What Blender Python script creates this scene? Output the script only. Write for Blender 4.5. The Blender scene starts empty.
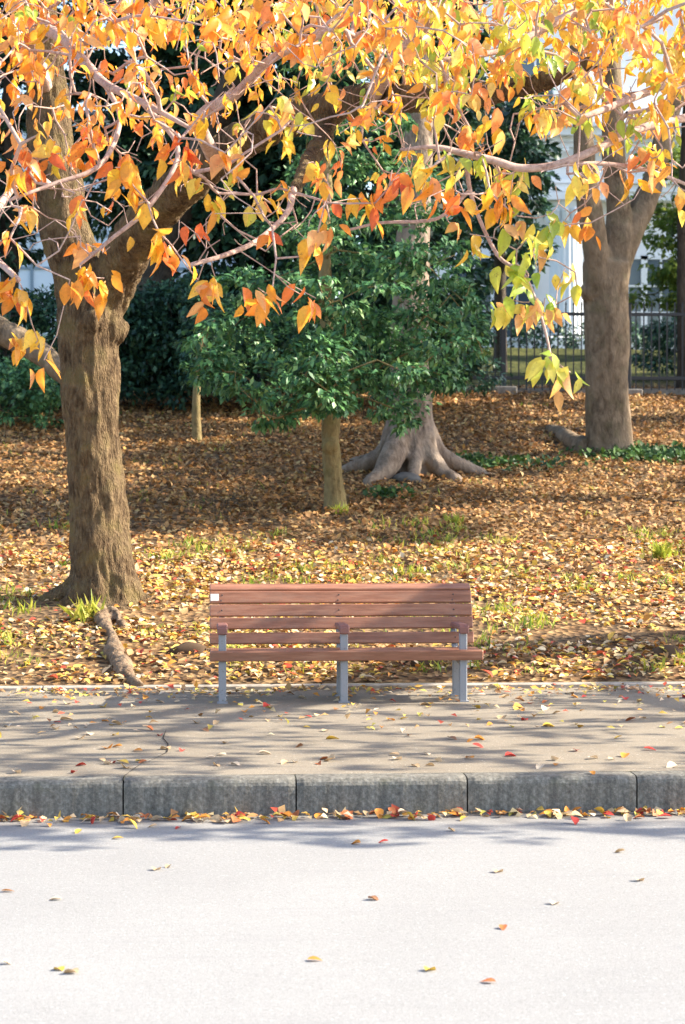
import bpy, math, random
import numpy as np
from mathutils import Vector, noise
random.seed(7); rng = np.random.default_rng(11)
SC = bpy.context.scene
COL = SC.collection
R = math.radians

# ------------------------------------------------------------------ camera
F, CX, CY, HZ = 2114.0, 342.5, 512.0, 468.0
YAW, PIT, CAMZ = math.atan(133 / F), math.atan((CY - HZ) / F), 1.6
fw = Vector((math.sin(YAW) * math.cos(PIT), math.cos(YAW) * math.cos(PIT), -math.sin(PIT)))
rt = Vector((math.cos(YAW), -math.sin(YAW), 0)); up = rt.cross(fw)
CAM = Vector((0, 0, CAMZ))
def ray(px, py): return fw * F + rt * (px - CX) + up * (CY - py)
def P(px, py, Y):
    r = ray(px, py); return CAM + r * (Y / r.y)
def PZ(px, py, z):
    r = ray(px, py); return CAM + r * ((z - CAMZ) / r.z)
def proj(p):
    d = Vector(p) - CAM; k = d.dot(fw)
    return CX + F * d.dot(rt) / k, CY - F * d.dot(up) / k
cam = bpy.data.cameras.new('camera'); co = bpy.data.objects.new('camera', cam); COL.objects.link(co)
cam.sensor_fit = 'VERTICAL'; cam.sensor_height = 36; cam.sensor_width = 36; cam.lens = F / 1024 * 36
cam.clip_end = 2000; co.location = CAM; co.rotation_euler = fw.to_track_quat('-Z', 'Y').to_euler()
cam.dof.use_dof = True; cam.dof.focus_distance = 13.2; cam.dof.aperture_fstop = 5.0
SC.camera = co

# ------------------------------------------------------------------ light
EL, AZ = 34.0, 0.0
sd = Vector((math.cos(R(EL)) * math.cos(R(AZ)), math.cos(R(EL)) * math.sin(R(AZ)), math.sin(R(EL))))
w = bpy.data.worlds.new('World'); SC.world = w; w.use_nodes = True
nt = w.node_tree; bg = nt.nodes['Background']; sky = nt.nodes.new('ShaderNodeTexSky')
sky.sky_type = 'NISHITA'; sky.sun_disc = False; sky.sun_elevation = R(EL); sky.sun_rotation = R(90 - AZ)
sky.altitude = 30; sky.air_density = 1.0; sky.dust_density = 1.4
nt.links.new(sky.outputs[0], bg.inputs[0]); bg.inputs[1].default_value = 0.15
sl = bpy.data.lights.new('sun', 'SUN'); sl.energy = 5.0; sl.angle = R(0.55); sl.color = (1, .90, .73)
so = bpy.data.objects.new('sun', sl); COL.objects.link(so); so.rotation_euler = (-sd).to_track_quat('-Z', 'Y').to_euler()
SC.view_settings.view_transform = 'Standard'; SC.view_settings.look = 'None'
SC.view_settings.gamma = 1; SC.view_settings.exposure = 1.58; SC.view_settings.use_curve_mapping = False
SC.cycles.max_bounces = 7; SC.cycles.diffuse_bounces = 4; SC.cycles.transparent_max_bounces = 8
SC.cycles.use_adaptive_sampling = True

# ------------------------------------------------------------------ materials
def mat(name, col=(.5, .5, .5), rough=.8, spec=.3):
    m = bpy.data.materials.new(name); m.use_nodes = True
    b = m.node_tree.nodes['Principled BSDF']
    b.inputs['Base Color'].default_value = (*col, 1); b.inputs['Roughness'].default_value = rough
    b.inputs['Specular IOR Level'].default_value = spec
    return m
def N(m, t, **kw):
    n = m.node_tree.nodes.new(t)
    for k, v in kw.items():
        if k in n.inputs: n.inputs[k].default_value = v
        else: setattr(n, k, v)
    return n
def L(m, a, b): m.node_tree.links.new(a, b)
def ramp(m, fac, stops):
    r = N(m, 'ShaderNodeValToRGB'); e = r.color_ramp.elements
    while len(e) < len(stops): e.new(.5)
    for i, (p, c) in enumerate(stops):
        e[i].position = p; e[i].color = (*c, 1) if len(c) == 3 else c
    L(m, fac, r.inputs[0]); return r.outputs[0]
def coords(m, scale=(1, 1, 1)):
    t = N(m, 'ShaderNodeTexCoord'); mp = N(m, 'ShaderNodeMapping'); mp.inputs['Scale'].default_value = scale
    L(m, t.outputs['Object'], mp.inputs['Vector']); return mp.outputs[0]
def nz(m, vec, scale, detail=6, rough=.6, dist=0):
    n = N(m, 'ShaderNodeTexNoise', Scale=scale, Detail=detail, Roughness=rough, Distortion=dist)
    L(m, vec, n.inputs['Vector']); return n.outputs['Fac']
def mix(m, fac, a, b, mode='MIX'):
    x = N(m, 'ShaderNodeMix', data_type='RGBA', blend_type=mode)
    for s, v in ((x.inputs[0], fac), (x.inputs[6], a), (x.inputs[7], b)):
        if isinstance(v, (int, float)): s.default_value = v
        elif isinstance(v, tuple): s.default_value = (*v, 1)
        else: L(m, v, s)
    return x.outputs[2]
def bump(m, h, strength=.5, dist=.02):
    b = N(m, 'ShaderNodeBump', Strength=strength, Distance=dist); L(m, h, b.inputs['Height'])
    L(m, b.outputs[0], m.node_tree.nodes['Principled BSDF'].inputs['Normal'])
def base(m, c): L(m, c, m.node_tree.nodes['Principled BSDF'].inputs['Base Color'])

def leaf_mat(name, trans=.45, rough=.4, spec=.5, boost=1.0):
    m = mat(name, rough=rough, spec=spec); b = m.node_tree.nodes['Principled BSDF']
    a = N(m, 'ShaderNodeAttribute', attribute_name='Col'); v = coords(m)
    c = mix(m, .35, a.outputs['Color'], ramp(m, nz(m, v, 60, 3), [(.3, (.55, .5, .45)), (.7, (1, 1, 1))]), 'MULTIPLY')
    if 'cherry' in name or 'fallen' in name:
        c = mix(m, ramp(m, nz(m, v, 38, 4, .7), [(.60, (0,) * 3), (.68, (.55,) * 3)]), c, (.16, .07, .03))
    base(m, c)
    t = N(m, 'ShaderNodeBsdfTranslucent'); L(m, mix(m, 1.0, c, (boost, boost, boost), 'MULTIPLY'), t.inputs[0])
    x = N(m, 'ShaderNodeMixShader', Fac=trans); L(m, b.outputs[0], x.inputs[1]); L(m, t.outputs[0], x.inputs[2])
    L(m, x.outputs[0], m.node_tree.nodes['Material Output'].inputs[0]); return m
def bark_mat(name, c1, c2, c3, sc=1, zs=.35, moss=None, strength=1.0, dist=.03):
    m = mat(name, rough=.9, spec=.15); v = coords(m, (1, 1, zs)); v0 = coords(m)
    a = nz(m, v, 14 * sc, 8, .65, .4); p = nz(m, v0, 2.2 * sc, 4)
    c = ramp(m, a, [(.3, c1), (.5, c2), (.72, c3)])
    c = mix(m, ramp(m, p, [(.4, (0, 0, 0)), (.65, (.55,) * 3)]), c, c3)
    if moss: c = mix(m, ramp(m, nz(m, v0, 5, 5), [(.52, (0, 0, 0)), (.7, (.55,) * 3)]), c, moss)
    base(m, c)
    vo = N(m, 'ShaderNodeTexVoronoi', Scale=26 * sc, feature='DISTANCE_TO_EDGE'); L(m, v, vo.inputs['Vector'])
    h = mix(m, .5, a, vo.outputs['Distance'], 'ADD'); bump(m, h, strength, dist); return m

M = {}
m = M['road'] = mat('road_surface', rough=.85, spec=.2); v = coords(m)
c = ramp(m, nz(m, v, 160, 3, .7), [(.25, (.19, .189, .189)), (.5, (.272, .27, .268)), (.75, (.325, .323, .32))])
c = mix(m, .35, c, ramp(m, nz(m, v, .9, 5), [(.35, (.75, .75, .76)), (.65, (1, 1, 1))]), 'MULTIPLY')
c = mix(m, ramp(m, nz(m, coords(m, (.5, 6, 1)), 2.5, 5), [(.55, (0,) * 3), (.7, (.25,) * 3)]), c, (.20, .20, .21))
c = mix(m, ramp(m, nz(m, v, 70, 2, .5), [(.6, (0,) * 3), (.68, (.45,) * 3)]), c, (.16, .158, .155))
c = mix(m, ramp(m, nz(m, v, 62, 2, .5), [(.64, (0,) * 3), (.70, (.6,) * 3)]), c, (.42, .416, .405))
sy = N(m, 'ShaderNodeSeparateXYZ'); L(m, v, sy.inputs[0])
gd = N(m, 'ShaderNodeMapRange', **{'From Min': 10.35, 'From Max': 10.84}); L(m, sy.outputs[1], gd.inputs[0])
gm = N(m, 'ShaderNodeMath', operation='MULTIPLY'); L(m, gd.outputs[0], gm.inputs[0]); L(m, ramp(m, nz(m, v, 4, 6, .7), [(.3, (.1,) * 3), (.7, (.8,) * 3)]), gm.inputs[1])
c = mix(m, gm.outputs[0], c, (.15, .125, .10)); base(m, c)
bump(m, nz(m, v, 120, 4), .35, .006)
m = M['pavement'] = mat('pavement_concrete', rough=.88, spec=.2); v = coords(m)
c = ramp(m, nz(m, v, 110, 4, .7), [(.25, (.15, .128, .10)), (.5, (.25, .215, .168)), (.78, (.36, .315, .25))])
c = mix(m, .6, c, ramp(m, nz(m, v, 1.4, 6), [(.32, (.66, .64, .62)), (.66, (1, 1, 1))]), 'MULTIPLY')
c = mix(m, ramp(m, nz(m, v, 7, 6, .7), [(.55, (0,) * 3), (.68, (.5,) * 3)]), c, (.17, .15, .125))
c = mix(m, ramp(m, nz(m, v, 55, 2, .5), [(.62, (0,) * 3), (.68, (.5,) * 3)]), c, (.12, .105, .09))
c = mix(m, ramp(m, nz(m, v, 48, 2, .5), [(.66, (0,) * 3), (.70, (.6,) * 3)]), c, (.5, .47, .42)); base(m, c)
bump(m, nz(m, v, 90, 4), .3, .006)
m = M['kerb'] = mat('kerb_concrete', rough=.85, spec=.2); v = coords(m)
c = ramp(m, nz(m, v, 45, 6, .7), [(.25, (.08, .076, .068)), (.5, (.185, .175, .155)), (.75, (.34, .325, .29))])
c = mix(m, .8, c, ramp(m, nz(m, coords(m, (9, 9, .8)), 1.6, 6, .7), [(.36, (.40, .40, .40)), (.66, (1.15, 1.15, 1.12))]), 'MULTIPLY')
c = mix(m, ramp(m, nz(m, coords(m, (14, 3, 1.0)), 1.0, 5, .7), [(.6, (0,) * 3), (.72, (.5,) * 3)]), c, (.36, .355, .34))
c = mix(m, ramp(m, nz(m, v, 3.1, 4), [(.56, (0,) * 3), (.7, (.4,) * 3)]), c, (.19, .19, .12)); base(m, c)
bump(m, nz(m, v, 60, 6), .5, .008)
M['edging'] = m2 = mat('edging_concrete', rough=.85); base(m2, ramp(m2, nz(m2, coords(m2), 12, 6), [(.3, (.22, .19, .16)), (.7, (.5, .44, .37))]))
m = M['bank'] = mat('leafy_soil', rough=.95, spec=.1); v = coords(m)
vo = N(m, 'ShaderNodeTexVoronoi', Scale=17.0); L(m, v, vo.inputs['Vector'])
sp = N(m, 'ShaderNodeSeparateColor'); L(m, vo.outputs['Color'], sp.inputs[0])
c = ramp(m, sp.outputs[0], [(0, (.055, .032, .018)), (.35, (.14, .08, .04)), (.7, (.23, .14, .065)), (1, (.34, .22, .11))])
c = mix(m, ramp(m, nz(m, v, 1.1, 5), [(.45, (0,) * 3), (.7, (.75,) * 3)]), c, ramp(m, nz(m, v, 30, 4), [(.3, (.06, .045, .03)), (.7, (.16, .12, .08))]))
sx = N(m, 'ShaderNodeSeparateXYZ'); L(m, v, sx.inputs[0])
lawn = N(m, 'ShaderNodeMapRange', **{'From Min': 35.2, 'From Max': 37.5}); L(m, sx.outputs[1], lawn.inputs[0])
c = mix(m, lawn.outputs[0], c, ramp(m, nz(m, v, 3, 6), [(.38, (.035, .04, .014)), (.56, (.07, .075, .022)), (.72, (.17, .14, .045))])); base(m, c)
bump(m, vo.outputs['Distance'], .8, .04)
m = M['wood'] = mat('bench_slat_paint', rough=.42, spec=.35); v = coords(m, (1.2, 14, 14))
c = ramp(m, nz(m, v, 3, 6, .65), [(.25, (.15, .064, .038)), (.5, (.27, .122, .076)), (.78, (.40, .215, .14))])
c = mix(m, ramp(m, nz(m, coords(m, (.6, 3, 3)), 5, 6, .7), [(.5, (0,) * 3), (.7, (.55,) * 3)]), c, (.27, .16, .115)); base(m, c)
bump(m, nz(m, v, 9, 5), .25, .004)
m = M['legmetal'] = mat('weathered_leg_metal', rough=.6, spec=.4); v = coords(m)
base(m, mix(m, ramp(m, nz(m, v, 38, 6, .75), [(.58, (0,) * 3), (.66, (.7,) * 3)]), (.26, .27, .295), (.13, .11, .10)))
bump(m, nz(m, v, 40, 5), .3, .004)
M['sticker'] = mat('sticker_white', (.75, .73, .70), .5)
M['bolt'] = mat('bolt_steel', (.10, .07, .06), .4, .5)
M['armwood'] = mat('armrest_paint', (.22, .10, .085), .5)
m = M['gap'] = mat('crack_dirt', (.035, .03, .027), .95, .05)
M['cherry_leaf'] = leaf_mat('cherry_leaf', .48, .3, .65, 1.15)
M['litter'] = leaf_mat('fallen_leaf', .12, .6, .25)
M['green_leaf'] = leaf_mat('evergreen_leaf', .22, .42, .3)
M['dark_leaf'] = leaf_mat('dark_evergreen_leaf', .15, .45, .35)
M['lime_leaf'] = leaf_mat('light_green_leaf', .45, .5, .3)
M['grass'] = leaf_mat('grass_blade', .4, .5, .3)
M['cherry_bark'] = bark_mat('cherry_bark', (.03, .019, .011), (.12, .078, .044), (.30, .215, .12), 2.3, .30, (.16, .13, .04), 1.0, .07)
M['twig'] = bark_mat('twig_bark', (.2, .12, .09), (.42, .28, .235), (.58, .43, .37), 3, 1, None, .4, .004)
M['grey_bark'] = bark_mat('grey_bark', (.055, .038, .024), (.15, .108, .07), (.29, .215, .145), .9, .5, (.15, .13, .07), .8, .03)
M['buttress_bark'] = bark_mat('buttress_bark', (.085, .062, .046), (.2, .15, .115), (.34, .27, .21), .8, .5, None, .7, .03)
M['slim_bark'] = bark_mat('slim_bark', (.09, .065, .03), (.2, .15, .07), (.27, .21, .1), 1.4, .6, (.16, .16, .05), .7, .02)
M['dark_bark'] = bark_mat('dark_bark', (.03, .024, .018), (.07, .055, .042), (.11, .09, .07), 1, .4, None, .9, .03)
M['root_bark'] = bark_mat('root_bark', (.075, .048, .03), (.17, .115, .075), (.28, .205, .14), 1.3, 1, None, .8, .025)
M['iron'] = mat('fence_iron', (.022, .022, .026), .45, .5)
m = M['footing'] = mat('footing_concrete', rough=.9); base(m, ramp(m, nz(m, coords(m), 14, 5), [(.3, (.16, .14, .12)), (.7, (.33, .3, .27))]))
m = M['stucco'] = mat('white_stucco', rough=.8); base(m, ramp(m, nz(m, coords(m), 1.5, 6), [(.3, (.78, .79, .80)), (.7, (.86, .87, .87))]))
M['trim'] = mat('building_trim', (.78, .80, .81), .7)
m = M['glass'] = mat('window_glass', (.06, .09, .12), .08, .8)
m = M['panelwall'] = mat('pale_panel', rough=.5); base(m, ramp(m, nz(m, coords(m), .7, 4), [(.3, (.55, .64, .72)), (.7, (.66, .74, .80))]))
M['seam'] = mat('panel_seam', (.2, .27, .33), .6)
M['roof'] = mat('roof_slate', (.12, .14, .15), .7)
m = M['stone'] = mat('rock', rough=.9); base(m, ramp(m, nz(m, coords(m), 9, 6), [(.3, (.05, .05, .05)), (.7, (.17, .16, .15))]))
M['petal'] = mat('camellia_petal', (.65, .03, .16), .5)
M['soil'] = mat('bare_soil', (.09, .06, .04), .95, .1)

# ------------------------------------------------------------------ object helpers
def obj(name, me, m=None, parent=None):
    o = bpy.data.objects.new(name, me); COL.objects.link(o)
    if m: me.materials.append(m)
    if parent: o.parent = parent
    return o
def tag(o, label, cat=None, group=None):
    o['label'] = label
    if cat: o['category'] = cat
    if group: o['group'] = group
    return o
def struct(o): o['kind'] = 'structure'; return o
def stuff(o, label=None, cat=None):
    o['kind'] = 'stuff'
    if label: tag(o, label, cat)
    return o
def thing(name, label, cat, loc=(0, 0, 0), group=None):
    o = bpy.data.objects.new(name, None); COL.objects.link(o); o.location = loc; o.empty_display_size = .1
    return tag(o, label, cat, group)
def part(name, me, m, root):      # world-space mesh kept in place under an Empty at the thing's base
    o = obj(name, me, m, root); o.matrix_parent_inverse.identity()
    lw = Vector((0, 0, 0)); r = root
    while r: lw += r.location; r = r.parent
    me.transform(__import__('mathutils').Matrix.Translation(-lw)); return o

def npmesh(name, V, faces, nv, col=None, smooth=True):
    """V (n,nv,3) vertices of n copies of a template with the given faces"""
    n = V.shape[0]; me = bpy.data.meshes.new(name)
    me.vertices.add(n * nv); me.vertices.foreach_set('co', V.reshape(-1).astype(np.float32))
    lens = np.array([len(f) for f in faces]); flat = np.array([i for f in faces for i in f])
    idx = (flat[None, :] + (np.arange(n) * nv)[:, None]).reshape(-1)
    tot = np.tile(lens, n); st = np.concatenate(([0], np.cumsum(tot)[:-1]))
    me.loops.add(len(idx)); me.loops.foreach_set('vertex_index', idx.astype(np.int32))
    me.polygons.add(len(tot)); me.polygons.foreach_set('loop_start', st.astype(np.int32))
    me.polygons.foreach_set('use_smooth', np.full(len(tot), smooth))
    me.update(calc_edges=True)
    if col is not None:
        a = me.color_attributes.new('Col', 'FLOAT_COLOR', 'POINT')
        c = np.ones((n, nv, 4), np.float32); c[:, :, :3] = col if col.ndim == 3 else col[:, None, :]
        a.data.foreach_set('color', c.reshape(-1))
    return me
def leaf_tpl(wid=.3, fold=.10, curl=.22):
    rows = [(.14, .62), (.36, 1.0), (.60, .84), (.82, .40)]
    v = [(0, 0, 0)]
    for t, wd in rows:
        zc = -curl * t * t
        v += [(-wd * wid, t, zc + fold * wd), (0, t, zc), (wd * wid, t, zc + fold * wd)]
    v.append((0, 1, -curl)); f = [(0, 2, 1), (0, 3, 2)]
    for k in range(3):
        a = 1 + 3 * k; f += [(a, a + 1, a + 4, a + 3), (a + 1, a + 2, a + 5, a + 4)]
    f += [(10, 11, 13), (11, 12, 13)]
    return np.array(v), f
def small_tpl(wid=.3, fold=.08, curl=.15):
    return np.array([(0, 0, 0), (-wid, .45, fold), (0, .45, 0), (wid, .45, fold), (0, 1, -curl)]), [(0, 2, 1), (0, 3, 2), (1, 2, 4), (2, 3, 4)]
def unit(a): return a / np.maximum(np.linalg.norm(a, axis=-1, keepdims=True), 1e-9)
def leaves(name, tpl, pos, ax, nrm, size, col, wvar=.2):
    tv, tf = tpl; a = unit(ax); n = unit(nrm - (nrm * a).sum(1, keepdims=True) * a); u = np.cross(a, n)
    k = len(pos); wv = 1 + wvar * rng.uniform(-1, 1, (k, 1, 1)); cz = rng.uniform(.2, 1.7, (k, 1, 1))
    V = pos[:, None, :] + size[:, None, None] * (u[:, None, :] * tv[None, :, 0:1] * wv + a[:, None, :] * tv[None, :, 1:2] + n[:, None, :] * tv[None, :, 2:3] * cz)
    return npmesh(name, V, tf, len(tv), col)
def rdir(n): return unit(rng.normal(size=(n, 3)))
def pick(pal, wts, n, var=.2):
    pal = np.array(pal); w_ = np.array(wts, float); i = rng.choice(len(pal), n, p=w_ / w_.sum())
    return np.clip(pal[i] * (1 + var * rng.uniform(-1, 1, (n, 1))) * (1 + .06 * rng.uniform(-1, 1, (n, 3))), 0, .95)

class MB:
    def __init__(s): s.v = []; s.f = []
    def box(s, c, d, rx=0, ry=0, rz=0, bev=0):
        from mathutils import Euler
        e = Euler((rx, ry, rz)).to_matrix(); x, y, z = (q / 2 for q in d); b = min(bev, x * .9, y * .9, z * .9)
        if b <= 0:
            pts = [(i * x, j * y, k * z) for k in (-1, 1) for j in (-1, 1) for i in (-1, 1)]
            fs = [(0, 2, 3, 1), (4, 5, 7, 6), (0, 1, 5, 4), (2, 6, 7, 3), (0, 4, 6, 2), (1, 3, 7, 5)]
        else:                       # chamfered box
            pts = []; fs = []; ix = {}
            for k in (-1, 1):
                for j in (-1, 1):
                    for i in (-1, 1):
                        for axn, q in enumerate(((i * x, j * (y - b), k * (z - b)), (i * (x - b), j * y, k * (z - b)), (i * (x - b), j * (y - b), k * z))):
                            ix[(i, j, k, axn)] = len(pts); pts.append(q)
            def face(l):
                cc = [Vector(pts[q]) for q in l]; nn = (cc[1] - cc[0]).cross(cc[2] - cc[0]); ctr = sum(cc, Vector()) / len(cc)
                fs.append(tuple(l) if nn.dot(ctr) > 0 else tuple(reversed(l)))
            for sg in (-1, 1):
                face([ix[(sg, j, k, 0)] for j, k in ((-1, -1), (1, -1), (1, 1), (-1, 1))])
                face([ix[(i, sg, k, 1)] for i, k in ((-1, -1), (1, -1), (1, 1), (-1, 1))])
                face([ix[(i, j, sg, 2)] for i, j in ((-1, -1), (1, -1), (1, 1), (-1, 1))])
            for s1 in (-1, 1):
                for s2 in (-1, 1):
                    face([ix[(s1, s2, -1, 0)], ix[(s1, s2, 1, 0)], ix[(s1, s2, 1, 1)], ix[(s1, s2, -1, 1)]])
                    face([ix[(s1, -1, s2, 0)], ix[(s1, 1, s2, 0)], ix[(s1, 1, s2, 2)], ix[(s1, -1, s2, 2)]])
                    face([ix[(-1, s1, s2, 1)], ix[(1, s1, s2, 1)], ix[(1, s1, s2, 2)], ix[(-1, s1, s2, 2)]])
                    for s3 in (-1, 1): face([ix[(s1, s2, s3, q)] for q in range(3)])
        o = len(s.v); c = Vector(c)
        s.v += [tuple(c + e @ Vector(p)) for p in pts]; s.f += [tuple(i + o for i in f) for f in fs]; return s
    def tube(s, pts, rad, n=8, cap=True):
        pts = [Vector(p) for p in pts]; o = len(s.v); ref = Vector((.31, .93, .2)); k = len(pts)
        for i, p in enumerate(pts):
            t = (pts[min(i + 1, k - 1)] - pts[max(i - 1, 0)]).normalized()
            u = t.cross(ref).normalized(); w_ = t.cross(u)
            for j in range(n):
                a = 2 * math.pi * j / n; s.v.append(tuple(p + (u * math.cos(a) + w_ * math.sin(a)) * rad[i]))
        for i in range(k - 1):
            for j in range(n):
                a, b = o + i * n + j, o + i * n + (j + 1) % n; s.f.append((a, b, b + n, a + n))
        if cap: s.f.append(tuple(o + j for j in reversed(range(n)))); s.f.append(tuple(o + (k - 1) * n + j for j in range(n)))
        return s
    def lathe(s, c, prof, n=24):
        o = len(s.v)
        for r_, z in prof:
            for j in range(n):
                a = 2 * math.pi * j / n; s.v.append((c[0] + r_ * math.cos(a), c[1] + r_ * math.sin(a), c[2] + z))
        for i in range(len(prof) - 1):
            for j in range(n):
                a, b = o + i * n + j, o + i * n + (j + 1) % n; s.f.append((a, b, b + n, a + n))
        return s
    def mesh(s, name, smooth=False):
        me = bpy.data.meshes.new(name); me.from_pydata(s.v, [], s.f); me.update()
        if smooth: me.polygons.foreach_set('use_smooth', [True] * len(me.polygons))
        return me
def smooth_path(pts, sub=6):
    """Catmull-Rom through (x,y,z,r) points"""
    p = [np.array(q, float) for q in pts]; p = [2 * p[0] - p[1]] + p + [2 * p[-1] - p[-2]]; out = []
    for i in range(1, len(p) - 2):
        for k in range(sub):
            t = k / sub
            out.append(.5 * (2 * p[i] + (p[i + 1] - p[i - 1]) * t + (2 * p[i - 1] - 5 * p[i] + 4 * p[i + 1] - p[i + 2]) * t * t + (-p[i - 1] + 3 * p[i] - 3 * p[i + 1] + p[i + 2]) * t ** 3))
    out.append(p[-2]); return out
def pxpath(pts):
    """(px, py, Y, width_px) -> (x, y, z, radius)"""
    out = []
    for px, py, Y, wd in pts:
        q = P(px, py, Y); out.append((q.x, q.y, q.z, wd / 2 * Y / F))
    return out
def fused(name, paths, voxel, disp=.02, dsc=4.0, ridge=0.0, nseg=14, lumps=()):
    """tubes fused into one continuous surface, roughened like bark"""
    mb = MB()
    for p in paths:
        q = smooth_path(p, 7); mb.tube([a[:3] for a in q], [max(a[3], .004) for a in q], nseg)
    for c, r_ in lumps:
        mb.lathe(c, [(r_ * math.sin(math.pi * k / 10) + 1e-4, -r_ * math.cos(math.pi * k / 10)) for k in range(11)], 16)
    o = bpy.data.objects.new('tmp', mb.mesh('tmp')); COL.objects.link(o)
    md = o.modifiers.new('r', 'REMESH'); md.mode = 'VOXEL'; md.voxel_size = voxel
    sm = o.modifiers.new('s', 'SMOOTH'); sm.factor = .6; sm.iterations = 5
    dg = bpy.context.evaluated_depsgraph_get(); me = bpy.data.meshes.new_from_object(o.evaluated_get(dg)); me.name = name
    bpy.data.objects.remove(o)
    nv = len(me.vertices); co_ = np.empty(nv * 3, np.float32); no_ = np.empty(nv * 3, np.float32)
    me.vertices.foreach_get('co', co_); me.vertex_normals.foreach_get('vector', no_); co_ = co_.reshape(-1, 3); no_ = no_.reshape(-1, 3); ds = np.empty(nv, np.float32)
    for i_, p in enumerate(Vector(q) for q in co_.tolist()):
        d = disp * noise.fractal(Vector((p.x * dsc, p.y * dsc, p.z * dsc * .5)), 1, 2, 4)
        if ridge: d += ridge * (abs(noise.noise(Vector((p.x * 13, p.y * 13, p.z * 2.6)))) * 2 - .5 + .5 * noise.noise(Vector((p.x * 26, p.y * 26, p.z * 9))))
        ds[i_] = d
    me.vertices.foreach_set('co', (co_ + no_ * ds[:, None]).reshape(-1))
    me.polygons.foreach_set('use_smooth', [True] * len(me.polygons)); me.update(); return me

# ------------------------------------------------------------------ terrain
KY = 10.84; PB = 15.22; RZ = -.19
def gz(x, y):
    if y < KY: return RZ
    if y < PB: return 0.0
    if y < 34.5: z = .146 * (y - PB)
    elif y < 50: z = .146 * (34.5 - PB) + .102 * (y - 34.5)
    else: z = .146 * (34.5 - PB) + .102 * 15.5
    a = min(1, (y - PB) / 1.5)
    return z + a * (.07 * noise.noise(Vector((x * .45, y * .45, 0))) + .03 * noise.noise(Vector((x * 1.6, y * 1.6, 3)))) + .02
def grid(xs, ys, zf):
    v = [(x, y, zf(x, y)) for y in ys for x in xs]; n = len(xs)
    f = [(j * n + i, j * n + i + 1, (j + 1) * n + i + 1, (j + 1) * n + i) for j in range(len(ys) - 1) for i in range(n - 1)]
    return v, f
def sheet(name, xs, ys, zf, m):
    v, f = grid(xs, ys, zf); me = bpy.data.meshes.new(name); me.from_pydata(v, [], f)
    me.polygons.foreach_set('use_smooth', [True] * len(f)); me.update(); return struct(obj(name, me, m))
lin = lambda a, b, n: [a + (b - a) * i / (n - 1) for i in range(n)]
far = [-400, -200, -100, -50, -25]
xs = far + lin(-14, 20, 140) + [30, 50, 100, 200, 400]
sheet('ground', xs, [PB + .1] + lin(PB + .25, 40, 150) + lin(41, 52, 24) + [60, 80, 120, 200, 400, 900], gz, M['bank'])
sheet('road', [-400, -60, -10, 0, 10, 60, 400], [-60, -10, 0, 5, KY + .02], lambda x, y: RZ, M['road'])
sheet('pavement', [-400, -60, -10, 0, 10, 60, 400], [KY + .175, 12, 13.5, PB + .02], lambda x, y: 0, M['pavement'])
# edging between pavement and bank
mb = MB()
for k in range(-30, 31): mb.box((k * 1.0 + .3, PB + .06, .0), (.994, .10, .06 + .004 * random.random()), bev=.008)
struct(obj('pavement_edging', mb.mesh('pavement_edging'), M['edging']))
# crack in the pavement
pts = [PZ(x, y, .004) for x, y in ((122, 781), (124, 776), (131, 771), (139, 765), (147, 762), (158, 757), (167, 752), (168, 744), (163, 738), (166, 730))]
mb = MB(); o0 = []
for i, p in enumerate(pts):
    wd = .0012 + .003 * random.random(); mb.v += [(p.x - wd, p.y, .004), (p.x + wd, p.y + .012, .004)]
    if i: a = 2 * i; mb.f.append((a - 2, a - 1, a + 1, a))
struct(obj('pavement_crack', mb.mesh('pavement_crack'), M['gap']))
mb = MB(); mb.box((0, KY + .09, -.1), (120, .10, .16)); struct(obj('kerb_bedding', mb.mesh('kerb_bedding'), M['gap']))

# kerb stones, one object each
joints = [PZ(x, 781 - x * .007, 0).x for x in (123, 296, 468, 638)]
step = (joints[3] - joints[0]) / 3
klab = ['grey kerb stone reaching the left edge of the photo, left of the cracked joint',
        'grey kerb stone just right of the joint where the pavement crack starts',
        'grey kerb stone in the middle, below the right half of the bench',
        'olive stained kerb stone between the two slanted joints on the right',
        'grey kerb stone cut off by the right edge of the photo']
def kerb_mesh(w_, seed):
    prof = [(0, -.26), (0, -.035), (.006, -.018), (.018, -.006), (.034, 0), (.172, 0), (.172, -.26)]
    r_ = random.Random(seed); n = 24; v = []; f = []
    for i in range(n + 1):
        x = w_ * i / n; e = .006 if i in (0, n) else 0
        for j, (py, pz) in enumerate(prof):
            jt = .003 * noise.noise(Vector((x * 4 + seed * 7, j * 3.1, 0))) + (.002 * r_.uniform(-1, 1) if j in (1, 2, 3) else 0)
            v.append((x, py + e + jt, pz - e * .6 + jt * .3))
    k = len(prof)
    for i in range(n):
        for j in range(k - 1): a = i * k + j; f.append((a, a + k, a + k + 1, a + 1))
    f += [tuple(range(k)), tuple(reversed(range(n * k, n * k + k)))]
    me = bpy.data.meshes.new('kerb_stone'); me.from_pydata(v, [], f); me.update(); return me
for i in range(-4, 8):
    x0 = joints[0] + (i - 1) * step
    o = obj('kerb_stone', kerb_mesh(step - .008, i + 10), M['kerb']); o.location = (x0 + .005, KY, 0)
    tag(o, klab[i] if 0 <= i < 5 else ('plain grey kerb stone past the left edge of the photo' if i < 0 else 'plain grey kerb stone past the right edge of the photo'), 'kerb stone', 'kerb stones along the road')

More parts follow.
